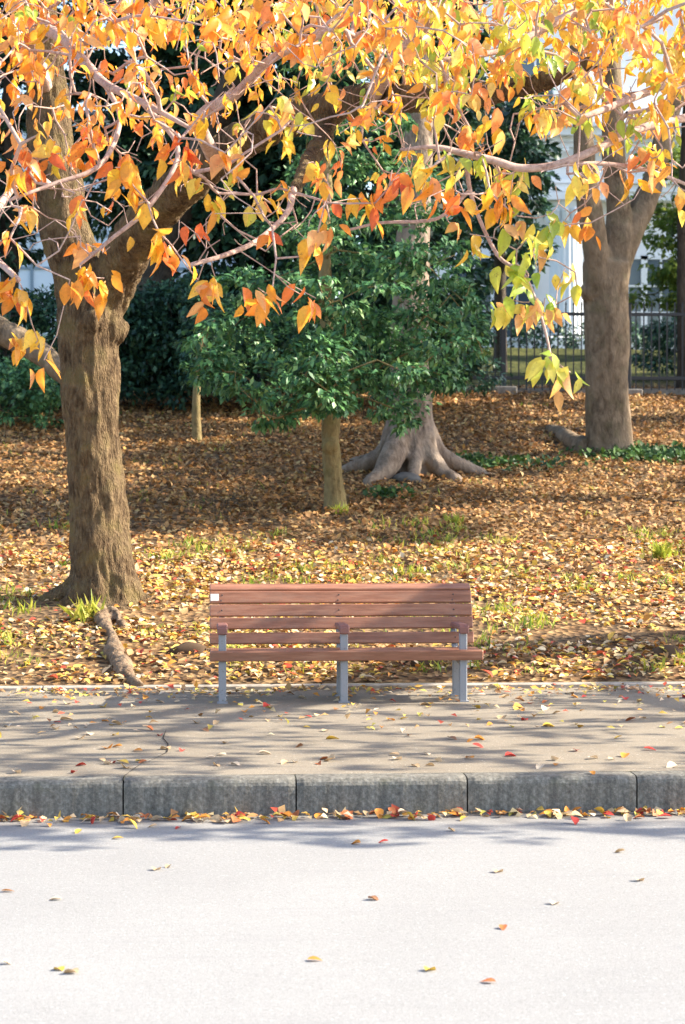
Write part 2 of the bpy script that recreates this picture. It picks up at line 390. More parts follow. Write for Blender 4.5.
# ------------------------------------------------------------------ bench
bx0, bw, by = 0.0, 1.865, 14.38
bench = thing('park_bench', 'reddish brown slatted park bench with grey metal legs on the pavement', 'bench', (bx0 + bw / 2, by + .3, 0))
sb, bb = MB(), MB()
cx = bx0 + bw / 2
for y, wd in ((by + .015, .10), (by + .13, .09), (by + .235, .09), (by + .34, .09)):
    sb.box((cx, y, .338 - .03 * (y - by)), (bw, wd, .034), rx=R(-3), bev=.006)
sb.box((cx, by - .050, .324), (bw, .034, .070), rx=R(8), bev=.007)
seat = part('seat', sb.mesh('seat'), M['wood'], bench)
def bp(yp, y): return P(209, yp, y).z
slats = [((633, 644.2), by + .47, 12), ((618, 629.3), by + .53, 14), ((605, 616.6), by + .58, 17), ((592, 603.5), by + .635, 20)]
spos = []
for (ya, yb), y, ang in slats:
    zt, zb = bp(ya, y), bp(yb, y); h = (zt - zb) / math.cos(R(ang)); z = (zt + zb) / 2
    bb.box((cx, y, z), (bw, .032, h), rx=R(-ang), bev=.006); spos.append((y, z, ang))
bb.box((cx, by + .695, bp(588.2, by + .695)), (bw, .03, .078), rx=R(-62), bev=.006)
back = part('backrest', bb.mesh('backrest'), M['wood'], bench)
fx = [P(x, 690, by).x for x in (222.5, 344, 463)]
for x in fx:
    part('armrest', MB().box((x, by + .20, .505), (.075, .50, .038), rx=R(-2), bev=.01).box((x, by - .045, .494), (.07, .035, .05), bev=.008).mesh('armrest'), M['armwood'], bench)
    part('leg', MB().box((x, by + .0, .19), (.052, .05, .58 + .016), bev=.005).box((x, by, .004), (.075, .07, .008)).mesh('leg'), M['legmetal'], bench)
    l = MB().box((x, by + .41, .16), (.05, .05, .33), bev=.005); l.tube([(x, by + .44, .30), (x, by + .545, .42), (x, by + .735, .75)], [.024, .024, .02], 8)
    l.box((x, by + .2, .27), (.045, .42, .04), bev=.004).box((x, by + .41, .004), (.075, .07, .008))
    part('leg', l.mesh('leg'), M['legmetal'], bench)
for k, (y, z, a) in enumerate(spos):
    for x in (fx[0], fx[1], fx[2]):
        for dz in ((-.018, .02) if k == 3 else (.005,)):
            mb = MB(); mb.lathe((0, 0, 0), [(.0001, .006), (.004, .005), (.006, 0), (.006, -.004)], 10); me = mb.mesh('bolt')
            b = obj('bolt', me, M['bolt'], back); q = Vector((x + .004 * dz * 50, y - .018 - dz * math.tan(R(a)) * -1, z + dz)) - bench.location
            b.location = q; b.rotation_euler = (R(90 - a), 0, 0)
y, z, a = spos[3]
st = part('sticker', MB().box((bx0 + .036, y - .0175, z + .004), (.058, .002, .05), rx=R(-a)).mesh('sticker'), M['sticker'], bench)

# ------------------------------------------------------------------ branch growth
class Skel:
    def __init__(s): s.p = []; s.par = []; s.cnt = []; s.fix = []; s.paths = []
    def seed(s, pts, parent=-1):
        """pts list of (x,y,z,r); becomes part of the skeleton, drawn elsewhere or as a path"""
        ids = []
        for q in smooth_path(pts, 5):
            s.p.append(np.array(q[:3])); s.par.append(parent); s.fix.append(q[3]); s.cnt.append(0); parent = len(s.p) - 1; ids.append(parent)
        return ids
    def grow(s, targets, wig=.12, seg=.13, droop=.0, free=False):
        T = np.array(targets); A = np.array(s.p); d = np.linalg.norm(T[:, None] - A[None], axis=2).min(1)
        for ti in np.argsort(d):
            t = T[ti]; A = np.array(s.p); dd = np.linalg.norm(A - t, axis=1); j = int(dd.argmin()); a = A[j]; ln = dd[j]
            if ln < .02: continue
            n = max(2, int(ln / seg)); off = rdir(1)[0] * ln * wig; par = s.par[j]
            if par >= 0:
                dirp = unit((a - A[par])[None])[0]; off = off + dirp * ln * .22
            off[2] -= droop * ln
            ids = [j]; prev = j
            for k in range(1, n + 1):
                u = k / n; q = a * (1 - u) + t * u + off * 4 * u * (1 - u) * .5
                if k < n: q = q + rng.normal(size=3) * ln / n * .10
                s.p.append(q); s.par.append(prev); s.fix.append(0); s.cnt.append(0); prev = len(s.p) - 1; ids.append(prev)
            s.cnt[prev] += 1; s.paths.append(ids)
    def finish(s):
        c = list(s.cnt)
        for i in range(len(s.p) - 1, -1, -1):
            if s.par[i] >= 0: c[s.par[i]] += c[i]
        s.c = c
    def mesh(s, name, rt_=.0035, ex=.42, n=5, rmax=.05):
        mb = MB(); s.finish()
        for q in getattr(s, 'extra', ()):
            q = smooth_path(q, 4); mb.tube([a[:3] for a in q], [max(.004, a[3] * .5) for a in q], 6)
        for ids in s.paths:
            pts = [s.p[i] for i in ids]; rr = [min(rmax, rt_ * max(1, s.c[i]) ** ex) for i in ids]; rr[0] = min(rr[0], rr[1] * 1.35); mb.tube(pts, rr, n, False)
        return mb.mesh(name, True)

PAL = {'o': [(.90, .40, .04), (.90, .48, .04), (.86, .30, .04), (.90, .36, .06), (.90, .54, .06), (.84, .24, .06), (.9, .46, .16)],
       'y': [(.92, .62, .07), (.92, .54, .05), (.90, .70, .12), (.88, .40, .07), (.66, .64, .08), (.88, .36, .13), (.92, .66, .20)],
       'g': [(.42, .54, .07), (.58, .64, .09), (.76, .66, .12), (.80, .42, .14), (.32, .46, .06)],
       'r': [(.80, .17, .05), (.84, .27, .04), (.86, .36, .05)]}
def cherry_leaves(name, cl, size=.142):
    """cl: (point, count, palette key, size factor)"""
    pos, ax, nr, sz, cc = [], [], [], [], []; tv, tf = leaf_tpl(.25, .10, .22); tt = tv[:, 1]
    for p, n, key, sf in cl:
        pal = PAL[key]; b0 = pal[rng.integers(len(pal))]
        for k in range(n):
            a = np.array([rng.normal() * .42, rng.normal() * .42, -1.0 + .35 * abs(rng.normal())]); r0 = rng.normal(size=3) * .022 * (1 + n / 10)
            pos.append(p + r0); ax.append(a); nr.append(rng.normal(size=3) + np.array([.5, -.3, .5])); sz.append(size * sf * rng.uniform(.62, 1.08))
            c1 = np.array(b0 if rng.random() < .55 else pal[rng.integers(len(pal))]) * rng.uniform(.82, 1.1)
            c2 = np.array(PAL['r' if key in 'or' else 'o' if key == 'y' else 'y'][rng.integers(3)])
            vein = np.where(np.abs(tv[:, 0]) < 1e-6, 1.12, .93)[:, None]; kk = (np.clip(tt * 1.3 - rng.uniform(.2, 1.7), 0, 1) * rng.uniform(.2, .8))[:, None]
            cc.append((c1[None] * (1 - kk) + c2[None] * kk) * vein)
    return leaves(name, (tv, tf), np.array(pos), np.array(ax), np.array(nr), np.array(sz), np.clip(np.array(cc), 0, .93), .25)
A3 = lambda v: np.array((v.x, v.y, v.z))

# ------------------------------------------------------------------ left cherry tree
tb = P(103, 606, 18.1); tb.z = gz(tb.x, tb.y)
cherry = thing('cherry_tree', 'thick trunked cherry tree with orange autumn leaves at the left of the bench', 'tree', tb)
trunk = pxpath([(104, 625, 18.05, 100), (104, 607, 18.1, 80), (103, 588, 18.1, 69), (101, 555, 18.1, 61), (96, 490, 18.1, 55), (91, 415, 18.1, 56), (89, 355, 18.1, 60), (89, 312, 18.1, 63), (84, 285, 18.1, 55)])
llimb = pxpath([(90, 325, 18.1, 54), (78, 275, 18.05, 52), (64, 225, 18.0, 50), (54, 170, 18, 48), (48, 110, 18, 44), (42, 50, 17.8, 40), (34, -20, 17.5, 36), (20, -120, 17, 28)])
rlimb = pxpath([(94, 325, 18.1, 50), (112, 285, 18.0, 46), (136, 238, 17.6, 46), (172, 195, 17.0, 42), (215, 160, 16.4, 38), (262, 130, 15.7, 36), (312, 112, 15.0, 34), (372, 100, 14.2, 32), (440, 98, 13.6, 27), (520, 88, 13.0, 20), (600, 60, 12.6, 12)])
slimb = pxpath([(330, 108, 14.9, 18), (322, 140, 14.4, 18), (304, 170, 13.6, 15), (293, 195, 12.8, 9)])
def flare(ang, ln, r0, y0=0): 
    a = R(ang); x, y = tb.x + math.cos(a) * .22, tb.y + math.sin(a) * .22
    return [(tb.x + math.cos(a) * .10, tb.y + math.sin(a) * .1, tb.z + .42, r0 * .9), (x, y, tb.z + .14, r0), (tb.x + math.cos(a) * ln * .7, tb.y + math.sin(a) * ln * .7, gz(tb.x + math.cos(a) * ln * .7, tb.y + math.sin(a) * ln * .7) + .02, r0 * .6), (tb.x + math.cos(a) * ln, tb.y + math.sin(a) * ln, gz(tb.x + math.cos(a) * ln, tb.y + math.sin(a) * ln) - .07, r0 * .25)]
flares = [flare(a, l, r_) for a, l, r_ in ((180, .62, .11), (215, .5, .10), (262, .4, .10), (305, .42, .11), (352, .48, .11), (60, .6, .12), (120, .6, .12))]
burl = A3(P(90, 322, 17.93))
part('trunk', fused('trunk', [trunk, llimb, rlimb, slimb] + flares, .016, .018, 5, .018, 18, [(tuple(burl), .14), (tuple(A3(P(112, 330, 18.05))), .14)]), M['cherry_bark'], cherry)
rootp = [(98, 604, 6, .05), (100, 612, 0, .075), (107, 624, 0, .052), (114, 636, 0, .05), (115, 650, 0, .07), (122, 664, 0, .066), (131, 675, 0, .05), (141, 683, 0, .03)]
pr = []
for px, py, _, r_ in rootp:
    q = None
    for Y in np.linspace(15.2, 18.3, 200):
        p = P(px, py, float(Y))
        if p.z <= gz(p.x, p.y) + .05:
            q = p; break
    q = q or P(px, py, 17); pr.append((q.x, q.y, gz(q.x, q.y) + r_ * .35, r_))
part('root', fused('root', [pr, [(pr[1][0] + .10, pr[1][1] + .02, pr[1][2] + .02, .05), (pr[1][0] + .16, pr[1][1] - .25, pr[1][2] - .02, .035), (pr[2][0] + .17, pr[2][1] - .1, pr[2][2] - .05, .02)]], .012, .03, 5, .010, 12), M['root_bark'], cherry)

# main boughs over the pavement, then twigs out to every leaf cluster
SKL = Skel(); SKL.seed(llimb[2:]); SKL.seed(rlimb[2:]); SKL.seed(slimb)
bpaths = [pxpath([(46, 90, 18, 16), (30, 30, 15.5, 15), (62, 38, 13.2, 12), (84, 62, 12.2, 11), (106, 84, 11.6, 9), (142, 102, 11.2, 7), (190, 128, 11, 4)]),
          pxpath([(82, 42, 12.6, 9), (125, 30, 12.1, 8), (156, 0, 11.8, 7), (200, -60, 11.6, 5)]),
          pxpath([(44, 70, 17.9, 15), (0, 20, 16, 14), (-60, -10, 14, 12), (-150, 20, 12.5, 8)]),
          pxpath([(293, 190, 12.8, 9), (287, 213, 12.3, 6), (258, 240, 11.8, 5.5), (225, 255, 11.4, 5), (190, 265, 11.2, 4)]),
          pxpath([(54, 188, 18.1, 7), (30, 175, 15.5, 7), (0, 205, 13, 8), (-12, 245, 12, 7), (18, 280, 11.3, 6)]),
          pxpath([(215, 160, 16.4, 16), (200, 120, 14.5, 14), (235, 95, 13, 11), (270, 60, 12.2, 9), (330, 30, 11.8, 7), (390, -10, 11.5, 5)]),
          pxpath([(372, 100, 14.2, 16), (395, 60, 13.0, 12), (430, 20, 12, 9), (470, -50, 11.6, 6)]),
          pxpath([(105, 84, 11.6, 6), (120, 120, 11.4, 5), (100, 165, 11.1, 5), (50, 185, 11, 4), (10, 200, 10.9, 3)]),
          pxpath([(142, 102, 11.2, 6), (178, 150, 11.1, 5), (150, 205, 11, 5), (110, 240, 11, 4), (80, 265, 11, 3)])]
mb = MB()
for b in bpaths:
    SKL.seed(b); q = smooth_path(b, 7); mb.tube([a[:3] for a in q], [a[3] for a in q], 8)
part('bough', mb.mesh('bough', True), M['twig'], cherry)
def cl(lst, Y0=10.55, Y1=11.6, sf=1.0, mul=1.5): return [(A3(P(x, y - 8, Y0 + (Y1 - Y0) * random.random())), int(n * mul + .5), k, sf) for x, y, n, k in lst]
left = cl([(8, 292, 8, 'o'), (22, 300, 4, 'o'), (18, 350, 6, 'o'), (38, 352, 3, 'o'), (44, 372, 2, 'r'), (85, 284, 8, 'o'), (86, 256, 4, 'o'), (70, 292, 3, 'r'), (104, 290, 4, 'o'), (160, 246, 7, 'o'), (172, 258, 3, 'o'),
           (198, 292, 5, 'o'), (215, 288, 3, 'o'), (258, 300, 6, 'o'), (272, 304, 3, 'o'), (300, 306, 4, 'o'), (316, 310, 2, 'o'), (316, 252, 3, 'o'), (272, 238, 2, 'r'), (254, 208, 3, 'y'), (280, 200, 4, 'y'),
           (196, 238, 2, 'r'), (218, 205, 4, 'y'), (148, 215, 2, 'o'), (128, 180, 5, 'o'), (135, 200, 3, 'o'), (85, 150, 6, 'r'), (120, 165, 6, 'o'), (170, 170, 5, 'o'), (180, 150, 4, 'r'), (75, 205, 2, 'o'), (22, 220, 2, 'o'),
           (20, 150, 6, 'o'), (30, 170, 5, 'r'), (12, 180, 5, 'o'), (10, 250, 3, 'o'), (318, 180, 3, 'y'), (330, 232, 3, 'o'), (60, 165, 2, 'y'), (95, 172, 1, 'y'), (288, 148, 3, 'y'), (245, 165, 3, 'y'), (293, 130, 3, 'g'), (205, 190, 3, 'y'), (225, 165, 4, 'o'),
           (160, 128, 5, 'o'), (270, 118, 5, 'y'), (340, 145, 4, 'y'), (362, 210, 5, 'o'), (375, 215, 3, 'r'), (392, 182, 4, 'o'), (408, 186, 4, 'r'), (330, 215, 2, 'r')])
right = cl([(448, 200, 5, 'r'), (462, 206, 5, 'o'), (490, 204, 5, 'o'), (505, 210, 5, 'o'), (455, 236, 2, 'g'), (470, 246, 4, 'y'), (502, 236, 2, 'g'), (518, 228, 4, 'g'), (551, 226, 5, 'g'), (539, 246, 6, 'g'), (528, 250, 4, 'g'), (565, 232, 3, 'y'),
            (504, 272, 4, 'g'), (516, 276, 4, 'g'), (528, 286, 4, 'g'), (504, 312, 5, 'g'), (522, 314, 4, 'g'), (545, 310, 5, 'g'), (556, 316, 5, 'g'), (565, 280, 5, 'y'), (575, 284, 2, 'y'),
            (545, 364, 5, 'g'), (552, 368, 5, 'g'), (562, 378, 4, 'g'), (570, 384, 2, 'g'), (590, 235, 3, 'o'), (585, 215, 3, 'o'), (577, 185, 3, 'y'), (595, 190, 3, 'y'), (628, 184, 4, 'o'), (655, 178, 4, 'o'), (672, 172, 3, 'y'), (606, 148, 4, 'y'), (680, 200, 3, 'y'),
            (640, 160, 3, 'o'), (512, 185, 4, 'g'), (520, 180, 4, 'y'), (500, 185, 4, 'y'), (480, 165, 4, 'g'), (450, 165, 5, 'g'), (430, 180, 5, 'y'), (425, 195, 3, 'y'), (545, 120, 6, 'y'), (565, 115, 5, 'g'), (670, 115, 6, 'y'), (655, 110, 5, 'y'), (470, 140, 4, 'o'), (495, 130, 5, 'y')], 10.6, 11.5, mul=1.15)
def dens(px, py):
    rgt = px > (250 if py < 60 else 350) + 30 * math.sin(py * .1)
    gap = .35 + 1.3 * max(0, .5 + 1.2 * noise.noise(Vector((px * .012, py * .02, 4))))
    if py < 0: return .36
    if py < 40: return 1.0 if rgt else .62 * min(1.2, gap + .3)
    if py < 75: return .9 if rgt else .36 * gap
    if py < 105: return .62 * min(1.2, gap + .2) if rgt else .22 * gap
    if py < 130: return .30 * gap if rgt else .15 * gap
    if py < 185: return .08 * gap if px < 550 else .03
    if py < 220 and px < 330: return .05
    return 0
k = 0
while k < 1420:
    px, py = rng.uniform(-160, 840), rng.uniform(-150, 225)
    if rng.random() > dens(px, py): continue
    k += 1
    Y = rng.uniform(10.3, 15.0); sf_ = rng.uniform(.55, .88); p = A3(P(px, py - 6, Y))
    if px < 430 + rng.normal() * 40:
        key = 'o' if rng.random() < (.9 if px < 220 else .5) else 'y'
        if rng.random() < .05: key = 'g'
        left.append((p, int(rng.integers(3, 8)), key, sf_))
    else:
        key = rng.choice(['y', 'o', 'g'], p=[.68, .15, .17]); right.append((p, int(rng.integers(3, 9)), str(key), sf_))
# the rest of the left crown, above and beside the frame
for _ in range(260):
    u = rdir(1)[0] * rng.random() ** (1 / 3); p = np.array([-3.6, 17.4, 7.4]) + u * np.array([2.8, 2.8, 1.8])
    if proj(p)[1] < 30 and p[1] < 19.5: left.append((p, 7, 'o' if rng.random() < .6 else 'y', 1.1))
SKL.grow([c[0] + np.array([0, 0, .02]) for c in left], .13)
bare = []
for _ in range(230):
    px, py = rng.uniform(-60, 420), rng.uniform(40, 260)
    if py > 190 and px > 330: continue
    bare.append(A3(P(px, py, rng.uniform(10.4, 13.0))))
SKL.grow(bare, .15)
part('twigs', SKL.mesh('twigs', .0027, .40), M['twig'], cherry)
part('crown', cherry_leaves('crown', left), M['cherry_leaf'], cherry)

# ------------------------------------------------------------------ second cherry, its trunk off to the right
c2 = Vector((8.6, 17.4, gz(8.6, 17.4)))
cherry2 = thing('cherry_tree', 'cherry tree with yellow green leaves reaching in from the right edge', 'tree', c2)
t2 = [(c2.x, c2.y, c2.z - .15, .40), (c2.x, c2.y, c2.z + .2, .3), (c2.x - .1, c2.y - .1, c2.z + 1.2, .26), (c2.x - .2, c2.y - .3, c2.z + 2.2, .25)]
la = [t2[3], (7.6, 16.2, 3.9, .16), (6.6, 14.8, 4.1, .12), (5.5, 13.6, 4.0, .08), (4.6, 12.6, 3.75, .05)]
lb = [t2[3], (8.6, 16, 4.4, .16), (8.4, 14.4, 5.2, .11), (8.0, 12.8, 5.6, .06)]
lc = [t2[3], (9.4, 16.2, 4.2, .16), (10.4, 14.6, 5.0, .1), (11.2, 13.0, 5.2, .06)]
part('trunk', fused('trunk', [t2, la, lb, lc], .03, .02, 5, .014), M['cherry_bark'], cherry2)
SKR = Skel(); SKR.seed(la); SKR.seed(lb); SKR.seed(lc)
bp2 = [[la[3]] + pxpath([(760, 60, 12.6, 12), (685, 78, 11.9, 9), (640, 95, 11.6, 8), (600, 111, 11.3, 7), (576, 119, 11.2, 4)]),
       [la[4]] + pxpath([(770, 105, 12.0, 11), (685, 118, 11.4, 8.5), (646, 127, 11.2, 8), (619, 138, 11.1, 8), (581, 156, 11, 8), (551, 166, 11, 8), (520, 168, 11, 8), (495, 161, 11, 8), (462, 153, 11, 7), (434, 147, 11, 5), (400, 150, 11, 3)]),
       pxpath([(565, 164, 11, 5), (608, 164, 11.1, 4.5), (651, 171, 11.2, 4), (700, 190, 11.3, 3)]),
       pxpath([(466, 154, 11, 5), (470, 190, 11, 4.5), (482, 225, 11, 4), (500, 258, 10.9, 4), (522, 272, 10.9, 3.5), (534, 296, 10.9, 3.5), (545, 330, 10.85, 3), (551, 358, 10.8, 2.5)]),
       pxpath([(470, 190, 11, 4), (445, 214, 11, 3.5), (425, 221, 11.1, 3.5), (380, 223, 11.2, 3), (345, 231, 11.3, 2.5)]),
       [la[2]] + pxpath([(760, -60, 12.8, 14), (640, -20, 12.3, 11), (560, 20, 12, 9), (500, 50, 11.8, 7), (440, 60, 11.6, 4)])]
mb = MB()
for b in bp2:
    SKR.seed(b); q = smooth_path(b, 7); mb.tube([a[:3] for a in q], [a[3] for a in q], 8)
part('bough', mb.mesh('bough', True), M['twig'], cherry2)
for _ in range(650):
    p = np.array([rng.uniform(3.4, 12.0), rng.uniform(10.2, 14.9), rng.uniform(3.1, 5.6)])
    px, py = proj(p)
    if px < 700 and py > 60: continue
    right.append((p, int(rng.integers(4, 8)), 'y' if rng.random() < .7 else 'o', 1.15))
for _ in range(90):
    p = np.array([rng.uniform(3.0, 8.5), rng.uniform(9.95, 10.6), rng.uniform(3.3, 5.4)])
    if proj(p)[0] < 700 and proj(p)[1] > -20: continue
    right.append((p, int(rng.integers(4, 8)), 'y', 1.0))
SKR.grow([c[0] + np.array([0, 0, .02]) for c in right], .13)
SKR.grow([A3(P(rng.uniform(400, 720), rng.uniform(60, 215), rng.uniform(10.5, 12.6))) for _ in range(130)], .15)
part('twigs', SKR.mesh('twigs', .0027, .40), M['twig'], cherry2)
part('crown', cherry_leaves('crown', right), M['cherry_leaf'], cherry2)

# ------------------------------------------------------------------ evergreen foliage
GREEN = ([(.062, .165, .068), (.095, .23, .088), (.14, .30, .105), (.24, .39, .14), (.036, .1, .05)], [3, 4, 3, 1, 2])
DARK = ([(.034, .09, .055), (.05, .125, .068), (.08, .165, .075), (.024, .062, .044)], [3, 3, 2, 2])
LIME = ([(.12, .19, .03), (.17, .24, .04), (.22, .27, .05), (.09, .14, .03)], [3, 3, 2, 2])
OLIVE = ([(.10, .11, .03), (.16, .15, .035), (.07, .085, .03), (.05, .07, .03)], [3, 2, 3, 2])
def foliage(name, clumps, per, size, pal, tpl=None, flat=.55):
    """clumps: (centre, radius); leaves in sprays around each centre, tips pointing out and down"""
    pos, ax, nr = [], [], []
    for c, r_ in clumps:
        n = max(8, int(per * 2.6 * r_ * r_ / .09)); u = rdir(n) * (rng.random((n, 1)) ** .45); u[:, 2] *= flat
        sub = c + (rdir(max(3, n // 14)) * np.array([1, 1, flat])) * r_ * .75   # sprays
        near = sub[rng.integers(len(sub), size=n)]; q = near + u * r_ * .42
        pos.append(q); o = unit(q - c + 1e-4); a = o * .7 + rdir(n) * .6; a[:, 2] -= .25; ax.append(a)
        nn = rdir(n) * .55 + np.array([.15, -.15, 1.0]); nr.append(nn)
    pos, ax, nr = map(np.concatenate, (pos, ax, nr)); n = len(pos)
    return leaves(name, tpl or small_tpl(), pos, ax, nr, size * rng.uniform(.65, 1.2, n), pick(*pal, n))
def cpx(lst, Y0, Y1, f=1.0):
    out = []
    for x, y, r_ in lst:
        Y = rng.uniform(Y0, Y1); out.append((A3(P(x, y, Y)), r_ * f * Y / F))
    return out
def crown_clumps(c, rad, n, r0, r1, hole=.35):
    out = []
    for _ in range(n):
        u = rdir(1)[0] * (hole + (1 - hole) * rng.random() ** .5); out.append((np.array(c) + u * np.array(rad), rng.uniform(r0, r1)))
    return out
def stems(name, seeds, clumps, rt_=.006, ex=.45, rmax=.06):
    s = Skel()
    for q in seeds: s.seed(q)
    s.grow([c[0] for c in clumps], .1, .3); s.extra = seeds; return s.mesh(name, rt_, ex, 5, rmax)
def ground_base(px, py, Y): p = P(px, py, Y); return Vector((p.x, p.y, gz(p.x, p.y)))

# slim evergreen behind the bench
g0 = ground_base(335, 508, 23.0)
slim = thing('evergreen_tree', 'slim evergreen tree with glossy green leaves right behind the bench', 'tree', g0)
st_ = pxpath([(335, 516, 23, 34), (335, 506, 23, 24), (333, 480, 23, 20), (331, 430, 23, 19), (328, 380, 23, 17), (326, 320, 23, 15), (325, 260, 23, 13), (327, 180, 23.1, 10), (330, 90, 23.2, 7)])
part('trunk', fused('trunk', [st_], .014, .02, 5, .007, 12, [(tuple(A3(P(331, 446, 22.95))), .105)]), M['slim_bark'], slim)
cs = cpx([(412, 250, 22), (414, 285, 20), (408, 320, 22), (412, 350, 22), (418, 385, 20), (230, 345, 40), (215, 375, 30), (250, 380, 38), (285, 400, 36), (265, 415, 22), (240, 320, 34), (205, 345, 24), (290, 350, 40), (330, 350, 36), (345, 385, 38), (320, 400, 30), (375, 370, 38), (400, 395, 36), (410, 415, 18), (385, 405, 26), (420, 360, 36), (445, 345, 34), (462, 325, 26), (440, 375, 30), (470, 350, 18), (425, 315, 34), (395, 330, 36), (360, 320, 36), (300, 300, 36), (270, 280, 34), (240, 285, 26), (330, 270, 36), (365, 270, 38), (400, 260, 36), (432, 270, 34), (450, 295, 28), (455, 255, 24), (420, 220, 32), (385, 215, 34), (345, 215, 36), (305, 230, 34), (275, 235, 28), (330, 165, 36), (375, 165, 36), (300, 180, 30), (415, 180, 28), (350, 110, 40), (310, 120, 32), (390, 115, 32), (340, 50, 40), (380, 60, 30), (310, 60, 30), (345, 0, 34)], 22.1, 24.3) + cpx([(335, 398, 24), (320, 385, 28), (345, 372, 28), (322, 350, 28), (345, 335, 26), (318, 315, 26), (340, 300, 26), (318, 280, 24), (338, 250, 26), (320, 230, 24), (300, 372, 28), (395, 368, 28), (385, 285, 26), (225, 372, 26), (208, 358, 22), (196, 372, 16), (250, 398, 22), (278, 418, 16), (404, 425, 12), (476, 338, 14), (482, 352, 10), (462, 300, 18), (470, 285, 12), (215, 320, 20), (200, 335, 16), (330, 342, 24), (324, 362, 24), (336, 382, 24), (328, 402, 20), (316, 408, 16), (344, 408, 14)], 21.6, 22.4)
part('branches', stems('branches', [st_[2:]], cs, .005, .42, .03), M['slim_bark'], slim)
part('crown', foliage('crown', cs, 72, .095, GREEN, small_tpl(.27, .1, .2)), M['green_leaf'], slim)

# big buttressed tree
g1 = ground_base(410, 476, 25.6)
butt = thing('buttress_tree', 'old tree with wide flaring buttress roots behind the slim evergreen', 'tree', g1)
bt = pxpath([(411, 492, 25.6, 66), (411, 470, 25.6, 60), (411, 445, 25.6, 54), (410, 410, 25.6, 46), (409, 360, 25.6, 42), (410, 300, 25.6, 38), (413, 240, 25.6, 34), (417, 180, 25.6, 32), (418, 100, 25.6, 30), (416, 0, 25.6, 28), (414, -120, 25.6, 24)])
rts = []
for x0_, x1, x2, y2, wd, dy in ((396, 384, 340, 466, 19, -.1), (404, 394, 370, 484, 24, -.75), (414, 416, 412, 481, 16, -.6), (424, 430, 458, 477, 20, -.5), (428, 442, 484, 464, 17, .0), (428, 438, 470, 456, 14, .6), (394, 386, 352, 457, 15, .6)):
    a = P(x0_, 424, 25.6 + dy * .2); b_ = P(x1, 452, 25.6 + dy * .55); e = P(x2, y2, 25.6 + dy * 1.15); m_ = (b_ + e) / 2; wr = wd / 2 * 25.6 / F
    rts.append([(a.x, a.y, a.z, wr * .9), (b_.x, b_.y, max(gz(b_.x, b_.y) + .12, b_.z - .02), wr), (m_.x, m_.y, gz(m_.x, m_.y) + .07, wr * .8), (e.x, e.y, gz(e.x, e.y) + .01, wr * .55), (e.x * 1.0 + (e.x - m_.x) * .4, e.y + (e.y - m_.y) * .4, gz(e.x, e.y) - .1, wr * .3)])
part('trunk', fused('trunk', [bt] + rts, .026, .03, 3, .006, 16), M['buttress_bark'], butt)
cb = crown_clumps((1.0, 26.4, 10.2), (3.6, 2.6, 2.2), 30, .5, .8)
part('branches', stems('branches', [bt[5:]], cb, .012, .45, .1), M['buttress_bark'], butt)
part('crown', foliage('crown', cb, 26, .2, DARK), M['dark_leaf'], butt)
mb = MB(); mb.lathe((0, 0, 0), [(.001, -.06), (.12, -.04), (.15, .03), (.11, .09), (.05, .125), (.001, .13)], 12); me = mb.mesh('rock', True)
for v_ in me.vertices: v_.co *= 1 + .3 * noise.noise(v_.co * 9)
o = obj('rock', me, M['stone']); q = ground_base(408, 478, 24.9); o.location = q; o.scale = (1.3, 1, .8); tag(o, 'small dark rock lying against the buttress roots', 'rock')

# right tree with three limbs
g2 = ground_base(609, 455, 27.3)
rtree = thing('forked_tree', 'smooth grey brown tree forking into three limbs in front of the iron fence', 'tree', g2)
r0_ = pxpath([(609, 470, 27.3, 76), (609, 455, 27.3, 56), (608, 435, 27.3, 48), (607, 400, 27.3, 45), (607, 340, 27.3, 45), (606, 290, 27.3, 46), (607, 262, 27.3, 50)])
ra = pxpath([(600, 290, 27.2, 28), (597, 260, 27.1, 28), (592, 225, 27.0, 26), (586, 180, 26.9, 24), (583, 130, 26.8, 22), (580, 60, 26.8, 20), (574, -60, 26.8, 16)])
rb = pxpath([(612, 285, 27.3, 32), (617, 250, 27.3, 32), (618, 210, 27.3, 25), (614, 165, 27.3, 22), (612, 90, 27.3, 22), (610, 0, 27.3, 18), (610, -90, 27.3, 14)])
rc = pxpath([(616, 270, 27.3, 26), (634, 225, 27.4, 26), (648, 195, 27.5, 24), (657, 165, 27.6, 21), (668, 120, 27.8, 19), (690, 50, 28, 16), (715, -50, 28, 12)])
part('trunk', fused('trunk', [r0_, ra, rb, rc], .026, .025, 3, .004, 16, [(tuple(A3(P(590, 292, 27.2))), .13)]), M['grey_bark'], rtree)
e0, e1 = ground_base(588, 452, 27.2), ground_base(546, 424, 30.0)
part('root', fused('root', [[(e0.x, e0.y, e0.z + .1, .14), ((e0.x * 2 + e1.x) / 3, (e0.y * 2 + e1.y) / 3, gz((e0.x * 2 + e1.x) / 3, (e0.y * 2 + e1.y) / 3) + .08, .11), ((e0.x + 2 * e1.x) / 3, (e0.y + 2 * e1.y) / 3, gz((e0.x + 2 * e1.x) / 3, (e0.y + 2 * e1.y) / 3) + .05, .09), (e1.x, e1.y, e1.z, .05)]], .022, .02, 4, .005), M['grey_bark'], rtree)
cr_ = crown_clumps((5.4, 28.0, 10.8), (3.8, 3.0, 2.0), 40, .5, .85)
part('branches', stems('branches', [ra[4:], rb[4:], rc[4:]], cr_, .012, .45, .1), M['grey_bark'], rtree)
part('crown', foliage('crown', cr_, 26, .2, DARK), M['dark_leaf'], rtree)

